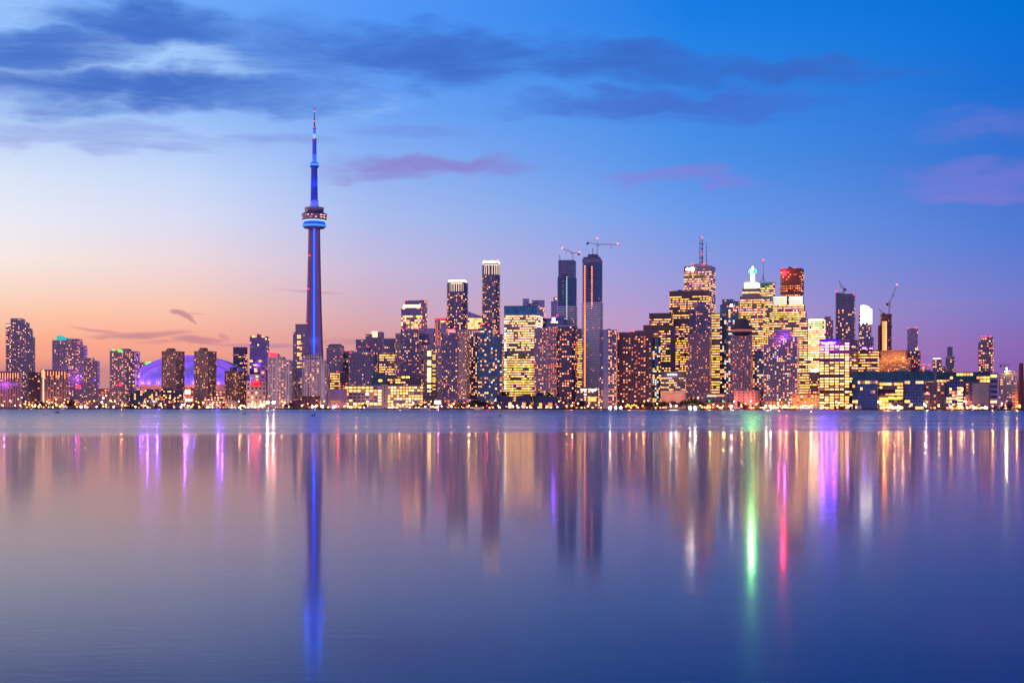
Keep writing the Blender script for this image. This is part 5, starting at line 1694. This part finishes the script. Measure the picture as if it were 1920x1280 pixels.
def place(x):
    for a, b, n_ in PLACES:
        if a <= x < b:
            return n_
    return PLACES[-1][2]


TREES = [(66, 9), (73, 12), (80, 13), (87, 10), (98, 9), (128, 13), (134, 15), (140, 12), (187, 6), (196, 6), (243, 8), (252, 9), (262, 8), (280, 8), (292, 9), (545, 12), (537, 9), (552, 10), (683, 11), (689, 9), (776, 8), (784, 10), (792, 9),
         (845, 9), (852, 12), (862, 11), (870, 9), (880, 14), (887, 16), (894, 18), (902, 17), (909, 14), (915, 12), (922, 10), (1000, 8), (1083, 17), (1088, 18), (1093, 15), (1098, 10), (1160, 10), (1168, 11), (1178, 13), (1188, 12), (1198, 13), (1208, 14), (1217, 13), (1226, 14), (1235, 16), (1243, 15),
         (1252, 13), (1260, 16), (1268, 14), (1277, 15), (1288, 20), (1296, 22), (1304, 19), (1311, 16), (1318, 12), (1403, 8), (1412, 8), (1461, 7), (1758, 8), (1789, 8), (1880, 9)]


def tree(x, hpx, D=None, zb=GZ, lab=None):
    D = D or shore(x) + random.uniform(9, 13)
    to, co = random.choice(protos)
    r = empty('tree', (px(x, D), D, zb), random.uniform(0, 6))
    h = hpx / F * D / 9.6
    r.scale = (h * random.uniform(1.0, 1.35), h * random.uniform(1.0, 1.3), h)
    for nme, me in (('trunk', to), ('crown', co)):
        link(bpy.data.objects.new(nme, me), r)
    tag(r, lab or ('dark leafy tree on the quay in front of ' + place(x)), 'tree', 'trees along the quay')
    return r


for x, hh in TREES:
    tree(x, hh)
for x, wpx, lab in ((947, 9, 'round dark tree standing above the left glass pavilion roof'), (1007, 10, 'round dark tree standing above the right glass pavilion roof'), (1030, 8, 'tree hung with yellow fairy lights above the right glass pavilion')):
    D = shore(x) + 52
    r = tree(x, 34, D, GZ, lab)
    r['group'] = 'trees behind the glass pavilions'
    r.scale = (3.0, 2.2, r.scale[2])
    if 'fairy' in lab:
        m = MB()
        for _ in range(46):
            a, b = random.uniform(0, 2 * pi), random.uniform(-1, 1)
            m.ball(2.7 * cos(a) * sqrt(1 - b * b), 2.7 * sin(a) * sqrt(1 - b * b), 6.6 + 2.4 * b, .11, 0, 5, .11 * 9 / 9.6)
        tag(m.build('fairy_lights', emit((1, .75, .12), 4), r), kind='stuff')

# ------------------------------------------------------------------ lamps along the quay
lampm = {}


def lamp_mesh(key, r, hp):
    kk = (key, r, hp)
    if kk not in lampm:
        a = MB()
        a.bar((0, 0, 0), (0, 0, hp - r * .8), .12, 0, 6)
        a.bar((0, 0, -.1), (0, 0, .8), .24, 0, 6)
        pole = a.build('pole', steel)
        b = MB()
        b.ball(0, 0, hp, r)
        hd = b.build('lamp', emit(*key))
        lampm[kk] = (pole.data, hd.data)
        bpy.data.objects.remove(pole)
        bpy.data.objects.remove(hd)
    return lampm[kk]


LK = {'warm': ((1, .40, .11), 26.0), 'amber': ((1, .17, .022), 20.0), 'white': ((1, .76, .52), 45.0), 'pink': ((1, .34, .40), 3.5), 'red': ((1, .02, .03), 8.0), 'green': ((.03, 1, .18), 2.6), 'yellow': ((1, .72, .03), 2.5), 'violet': ((.22, .07, 1), 2.5)}


def lamp(x, y, colr, r, back=None, lab=None):
    D = shore(x) + (back if back is not None else random.choice((4.5, 6, 8)))
    h = max(2.2, pz(y, D) - GZ)
    pm, hm = lamp_mesh(LK[colr], r, round(h * 2) / 2)
    root = empty('street_lamp', (px(x, D), D, GZ))
    link(bpy.data.objects.new('pole', pm), root)
    link(bpy.data.objects.new('lamp', hm), root)
    tag(root, lab or ('%s lamp on a pole on the quay below %s' % ({'warm': 'warm white', 'white': 'bright white'}.get(colr, colr), place(x))), 'lamp', 'lamps along the quay')
    return root


rg = random.Random(3)
ZONES = [(0, 120, 26, 'wwwwaW'), (120, 190, 16, 'wwaapW'), (190, 262, 18, 'wwaaW'), (262, 330, 20, 'wwwapr'), (330, 420, 22, 'wwWap'), (420, 500, 22, 'wwWWap'), (515, 548, 5, 'wa'), (580, 650, 16, 'wapW'), (650, 730, 10, 'wwya'),
         (730, 812, 14, 'aappwr'), (812, 880, 16, 'waapW'), (920, 1060, 28, 'wwapWr'), (1060, 1130, 9, 'wpa'), (1165, 1230, 8, 'aw'), (1230, 1290, 10, 'praw'), (1310, 1372, 16, 'aaaww'), (1372, 1430, 12, 'aaw'), (1430, 1530, 26, 'aawWW'), (1530, 1600, 12, 'wWa'), (1600, 1900, 14, 'wWp')]
CK = {'w': 'warm', 'a': 'amber', 'W': 'white', 'p': 'pink', 'r': 'red', 'y': 'yellow'}
ALL = []
for a, b, n_, pal in ZONES:
    for _ in range(int(n_ * .98)):
        x = rg.uniform(a, b)
        y = 766.3 - abs(rg.gauss(0, 1)) * 5.5 - .6
        if a < 330 and rg.random() < .3:
            y -= rg.uniform(5, 14)
        spec = (x, min(765.2, max(742, y)), CK[rg.choice(pal)], rg.choice((.5, .6, .75, .95)))
        ALL.append(spec)
ALL.sort(key=lambda q: -q[3])
for q in ALL[:170]:
    lamp(*q)
small = MB()
sk_ = sorted({q[2] for q in ALL[170:]})
for x, y, cc, r in ALL[170:]:
    D = shore(x) + 6
    X, Z = px(x, D), max(GZ + 2.2, pz(y, D))
    small.bar((X, D, GZ), (X, D, Z - r * .8), .12, len(sk_), 6)
    small.ball(X, D, Z, r, sk_.index(cc))
tag(small.build('lamp_lights', [emit(*LK[k]) for k in sk_] + [steel]), 'the many smallest glowing lamps strung along the whole quay', 'lamps', None, 'stuff')
for x, y, cc, r, lab in ((502, 754.5, 'white', 2.1, 'dazzling white floodlight, left of a pair below the white grid apartments'), (513, 754.5, 'white', 2.1, 'dazzling white floodlight, right of a pair below the white grid apartments'),
                         (1144, 763.8, 'white', 1.8, 'brightest white floodlight at the foot of the blank blue-grey wall'), (1154.5, 764.2, 'white', 1.4, 'middle white floodlight of three below the blank blue-grey wall'), (1164, 764.2, 'white', 1.4, 'right white floodlight of three below the blank blue-grey wall'),
                         (1294, 764, 'white', 1.8, 'dazzling white floodlight, left of a pair below the purple low terminal'), (1303, 764, 'white', 1.8, 'dazzling white floodlight, right of a pair below the purple low terminal'),
                         (1330, 751, 'green', 1.0, 'pale green lamp left of two by the canopy of the purple low terminal'), (1355.5, 751, 'green', 1.0, 'pale green lamp right of two by the canopy of the purple low terminal'),
                         (1309, 745, 'warm', .9, 'tall warm mast lamp above the trees left of the purple low terminal'), (55, 759, 'yellow', 1.6, 'large yellow glowing lamp at far left by the quay trees'), (106, 760, 'yellow', 1.7, 'large yellow glowing lamp below the teal-crowned tower'),
                         (91, 757.5, 'green', 1.2, 'green glowing lamp among the quay trees at left'), (23, 751, 'violet', 1.2, 'violet glowing lamp below the far-left uplit pillars'), (131, 738, 'pink', 1.3, 'bright pinkish lamp on a tall pole left of the teal-crowned tower foot'),
                         (1886, 692, 'white', 1.3, None), (1911, 760, 'amber', 2.0, 'big orange floodlight at the foot of the dark chimney'), (760, 757, 'pink', 1.0, 'pink lamp before the right half of the long terminal'), (577, 757, 'pink', 1.0, 'pink lamp on the dark red pier shed'),
                         (586, 762, 'white', 1.1, 'white lamp left of two by the pier right of the red shed'), (592, 762, 'white', 1.1, 'white lamp right of two by the pier right of the red shed')):
    if lab:
        lamp(x, y, cc, r, 3.8, lab)

def inside(x, y):
    for q in PLACED:
        sgn = [(q[(i + 1) % 4][0] - q[i][0]) * (y - q[i][1]) - (q[(i + 1) % 4][1] - q[i][1]) * (x - q[i][0]) for i in range(4)]
        if all(v > -6 for v in sgn):
            return True
    return False


for x in range(8, 1912, 40):
    for bk in (42, 50, 66, 90, 112, 126):
        D = shore(x) + bk
        if not inside(px(x, D), D):
            warm = rg.random()
            o = lamp(x, 764 - 9.5 * F / D, 'amber' if warm < .6 else 'warm', .7, bk, 'added lamp warming the streets behind ' + place(x))
            o['group'] = 'lamps added in the streets for warm glow'
            flood(o, (0, 0, 10.5), (1, .36, .16) if warm < .6 else (1, .42, .36), 15000 if x < 560 or x > 1260 else 9000, .8)  # added point light that warms the facades around it
            break

# added quay lamps, each with a spot drawing a long column on the lake
STRONG = [(38, 'w', .6), (60, 'w', .5), (118, 'a', .6), (160, 'a', .5), (228, 'a', .7), (268, 'p', .8), (297, 'v', .8), (345, 'p', 1.1), (352, 'w', .7), (408, 'v', 1.2), (452, 'w', .6), (474, 'r', 1.3), (484, 'r', 1.0),
          (566, 'w', .4), (634, 'r', 1.3), (668, 'a', .8), (690, 'w', .7), (705, 'a', .7), (750, 'a', .6), (822, 'p', .8), (846, 'a', .6), (879, 'w', 1.3), (893, 'a', .9), (913, 'r', .9), (934, 'a', .7), (1062, 'a', .9), (1072, 'o', .8),
          (1180, 'a', 1.1), (1193, 'a', .9), (1205, 'a', 1.0), (1258, 'W', 1.1), (1268, 'W', .9), (1330, 'y', .8), (1356, 'y', .9), (1372, 'W', .8), (1390, 'a', .9), (1436, 'W', 1.2), (1444, 'W', 1.0), (1462, 'a', 1.3),
          (1474, 'a', 1.4), (1492, 'a', 1.2), (1505, 'a', 1.4), (1520, 'w', 1.4), (1657, 'a', 1.3), (1664, 'a', 1.2), (1684, 'w', .8), (1706, 'a', .7), (1736, 'W', 1.0), (1760, 'w', .6), (1782, 'a', 1.1), (1802, 'w', .9), (1824, 'w', .7), (1861, 'a', .9), (1906, 'a', 1.2)]
SC = {'w': (1, .56, .24), 'a': (1, .36, .09), 'p': (1, .12, .55), 'v': (.34, .06, 1), 'r': (1, .03, .06), 'W': (1, .78, .66), 'o': (1, .2, .08), 'y': (1, .72, .14)}
SN = {'w': 'warm', 'a': 'amber', 'p': 'pink', 'v': 'violet', 'r': 'red', 'W': 'white', 'o': 'amber', 'y': 'yellow'}
for x, cc, k in STRONG:
    o = lamp(x, 760.5, SN[cc], .9, 3.6, 'strong %s lamp added at the water below %s' % ({'w': 'warm white', 'W': 'white', 'a': 'amber', 'p': 'pink', 'v': 'violet', 'r': 'red', 'o': 'deep orange', 'y': 'yellow'}[cc], place(x)))
    o['group'] = 'lamps added for columns on the lake'
    spot(o, (0, -1.6, max(2.2, pz(760.5, o.location.y) - GZ)), SC[cc], 75000 * k, .9)
for x, y0, colr, pw, lab in ((502, 754.5, (1, .86, .7), 26000, 'dazzling white floodlight, left'), (513, 754.5, (1, .86, .7), 26000, 'dazzling white floodlight, right of a pair below the white grid'), (1144, 763.8, (1, .8, .62), 15000, 'brightest white'),
                             (1294, 764, (1, .84, .66), 20000, 'dazzling white floodlight, left of a pair below the purple'), (1303, 764, (1, .84, .66), 20000, 'dazzling white floodlight, right of a pair below the purple')):
    for o in S.objects:
        if o.get('label', '').startswith(lab):
            flood(o, (0, -2.6, max(2.2, pz(y0, o.location.y) - GZ)), colr, pw * .4, 1.2)
            spot(o, (0, -2.8, max(2.2, pz(y0, o.location.y) - GZ)), colr, pw * 6, 1.2)
            break
for o in list(S.objects):
    if o.get('label', '').startswith('broad dim apartment block with scattered'):
        D = o.location.y
        mb = MB()
        mb.bar((0, 0, 0), (0, 0, 3), .2, 1)
        mb.ball(0, 0, 4, 1.4)
        lp = mb.build('roof_lamp', [emit((1, .85, .6), 20), steel], o)
        lp.location = (-1.5, -9, pz(695, D) - GZ)
        flood(o, (-1.5, -12, pz(692, D) - GZ), (1, .80, .34), 22000, 1.2)

# ------------------------------------------------------------------ boats
def boat(name, label, x, L_, hcab, glow, back=-9, decks=1, mast=0, hullc=(.6, .6, .68), rz=0.0):
    D = shore(x) + back
    r = empty(name, (px(x, D), D, 0), rz)
    tag(r, label, 'boat', None)
    m = MB()
    w_ = L_ * .14
    secs_ = [(-L_ / 2, w_ * .8), (-L_ * .2, w_), (L_ * .2, w_), (L_ * .4, w_ * .6), (L_ / 2, w_ * .05)]
    for x_, hw in secs_:
        sh_ = 1.3 + .5 * max(0, x_ / L_) * 2
        m.v += [(x_ * .94, -hw * .6, -.4), (x_, -hw, sh_), (x_, hw, sh_), (x_ * .94, hw * .6, -.4)]
    for i in range(len(secs_) - 1):
        for k in range(3):
            a = i * 4 + k
            m.face([a, a + 1, a + 5, a + 4])
    m.face([0, 3, 2, 1])
    m.face([(len(secs_) - 1) * 4 + q_ for q_ in range(4)])
    for i in range(len(secs_) - 1):
        a = i * 4
        m.face([a + 1, a + 2, a + 6, a + 5])
    m.build('hull', plain(hullc, .5), r)
    for dck in range(decks):
        m = MB()
        z = 1.35 + dck * hcab
        f = .38 - .1 * dck
        m.box(-L_ * f, L_ * (f - .1), -w_ * .75, w_ * .75, z, z + hcab - .25)
        m.box(-L_ * (f + .02), L_ * (f - .06), -w_ * .85, w_ * .85, z + hcab - .25, z + hcab)
        cb = m.build('cabin', plain((.6, .58, .66), .5), r)
        m = MB()
        nn = max(3, int(L_ * f))
        for k in range(nn):
            x_ = -L_ * (f - .03) + (2 * f - .16) * L_ * (k + .5) / nn
            m.box(x_ - .42, x_ + .42, -w_ * .75 - .08, -w_ * .75 - .01, z + hcab * .35, z + hcab * .75)
        m.build('windows', lm(glow), cb)
    if mast:
        m = MB()
        m.bar((0, 0, 1.2), (0, 0, mast), .14)
        m.bar((0, 0, mast * .6), (L_ * .2, 0, mast * .55), .1)
        m.build('mast', steel, r)
    return r


boat('tour_boat', 'long white two-deck tour boat moored before the long terminal', 702, 34, 2.8, 'd', decks=2)
boat('tour_boat', 'white tour boat with a pale hull before the right half of the terminal', 757, 22, 2.6, 'k' if False else 'd', decks=1)
boat('tour_boat', 'white boat lit pink moored left of the small lit kiosk', 797, 16, 2.4, 'pk', decks=1)
boat('tour_boat', 'brightly glowing party boat moored below the orange market hall', 1512, 18, 2.8, 'wh', decks=2)
boat('tour_boat', 'white launch with teal-lit cabin left of the purple-sign office', 1531, 14, 2.4, 't')
boat('motor_yacht', 'small pale boat among the lights below the twin-shouldered tower', 1452, 12, 2.2, 'wh')
boat('tug_boat', 'small dark boat with a pale wheelhouse before the salmon curved terminal', 1383, 13, 2.8, 'w', mast=8, hullc=(.03, .03, .06))
boat('motor_yacht', 'small boat with white windows below the beige-edged apartments', 897, 12, 2.0, 'w')
boat('sail_boat', 'moored boat with a bare mast before the middle brown tower', 352, 11, 1.8, 'w', mast=12)
boat('sail_boat', 'moored boat with a bare mast before the third brown tower', 437, 11, 1.8, 'w', mast=13)
boat('sail_boat', 'moored boat with a bare mast before the second uplit-pillar block', 118, 10, 1.8, 'd', mast=11)

# ------------------------------------------------------------------ dark water birds resting far out on the lake
bird_m = plain((.012, .010, .018), .8)


def bird(x, y, L_, flip, label, lying=False):
    D = CH * F / (y - HY)
    m = MB()
    prof = []
    for i in range(9):
        t = i / 8
        rr_ = .30 * sin(pi * t) ** .6 * (1 - .25 * t) + .01
        prof.append((t - .5, rr_))
    nn = 10
    b0 = len(m.v)
    for x_, rr_ in prof:
        for k in range(nn):
            a = 2 * pi * k / nn
            m.v.append((x_, rr_ * .8 * cos(a), .10 + rr_ * .62 * sin(a)))
    for i in range(len(prof) - 1):
        for k in range(nn):
            j = (k + 1) % nn
            m.face([b0 + i * nn + k, b0 + i * nn + j, b0 + (i + 1) * nn + j, b0 + (i + 1) * nn + k])
    m.face([b0 + k for k in reversed(range(nn))])
    m.face([b0 + (len(prof) - 1) * nn + k for k in range(nn)])
    hz_ = .34 if lying else .46
    m.bar((.26, 0, .14), (.22, 0, hz_), .085, 0, 7)
    m.ball(.25, 0, hz_ + .04, .10, 0, 8, .08)
    m.bar((.32, 0, hz_ + .03), (.44, 0, hz_), .03, 0, 5)
    m.bar((-.42, 0, .16), (-.60, 0, .24), .05, 0, 5)
    o = m.build('water_bird', bird_m, None, True)
    o.location = (px(x, D), D, 0)
    o.scale = (L_ * flip, L_, L_)
    tag(o, label, 'bird', 'dark birds resting on the lake')


bird(107, 775.2, 2.2, 1, 'largest dark bird floating at far left below the second uplit block', True)
bird(111.5, 775.4, .6, 1, 'tiny dark bird just right of the largest far-left bird')
bird(82, 778.4, .9, 1, 'small dark bird low in the water, leftmost of the lake birds', True)
bird(89.5, 778.2, .7, -1, 'small upright dark bird second from the left on the lake')
bird(458.5, 776.4, 1.5, 1, 'dark bird floating below the third brown apartment tower')
bird(469, 776.5, .5, 1, 'tiny dark speck of a bird right of the one below the third tower')
bird(587.5, 780.2, 1.5, 1, 'dark bird with raised head floating below the spire tower')
bird(937.5, 779.6, 1.1, 1, 'dark bird floating below the dark teal glass tower')
print('windows', NWIN, 'objects', len(S.objects))
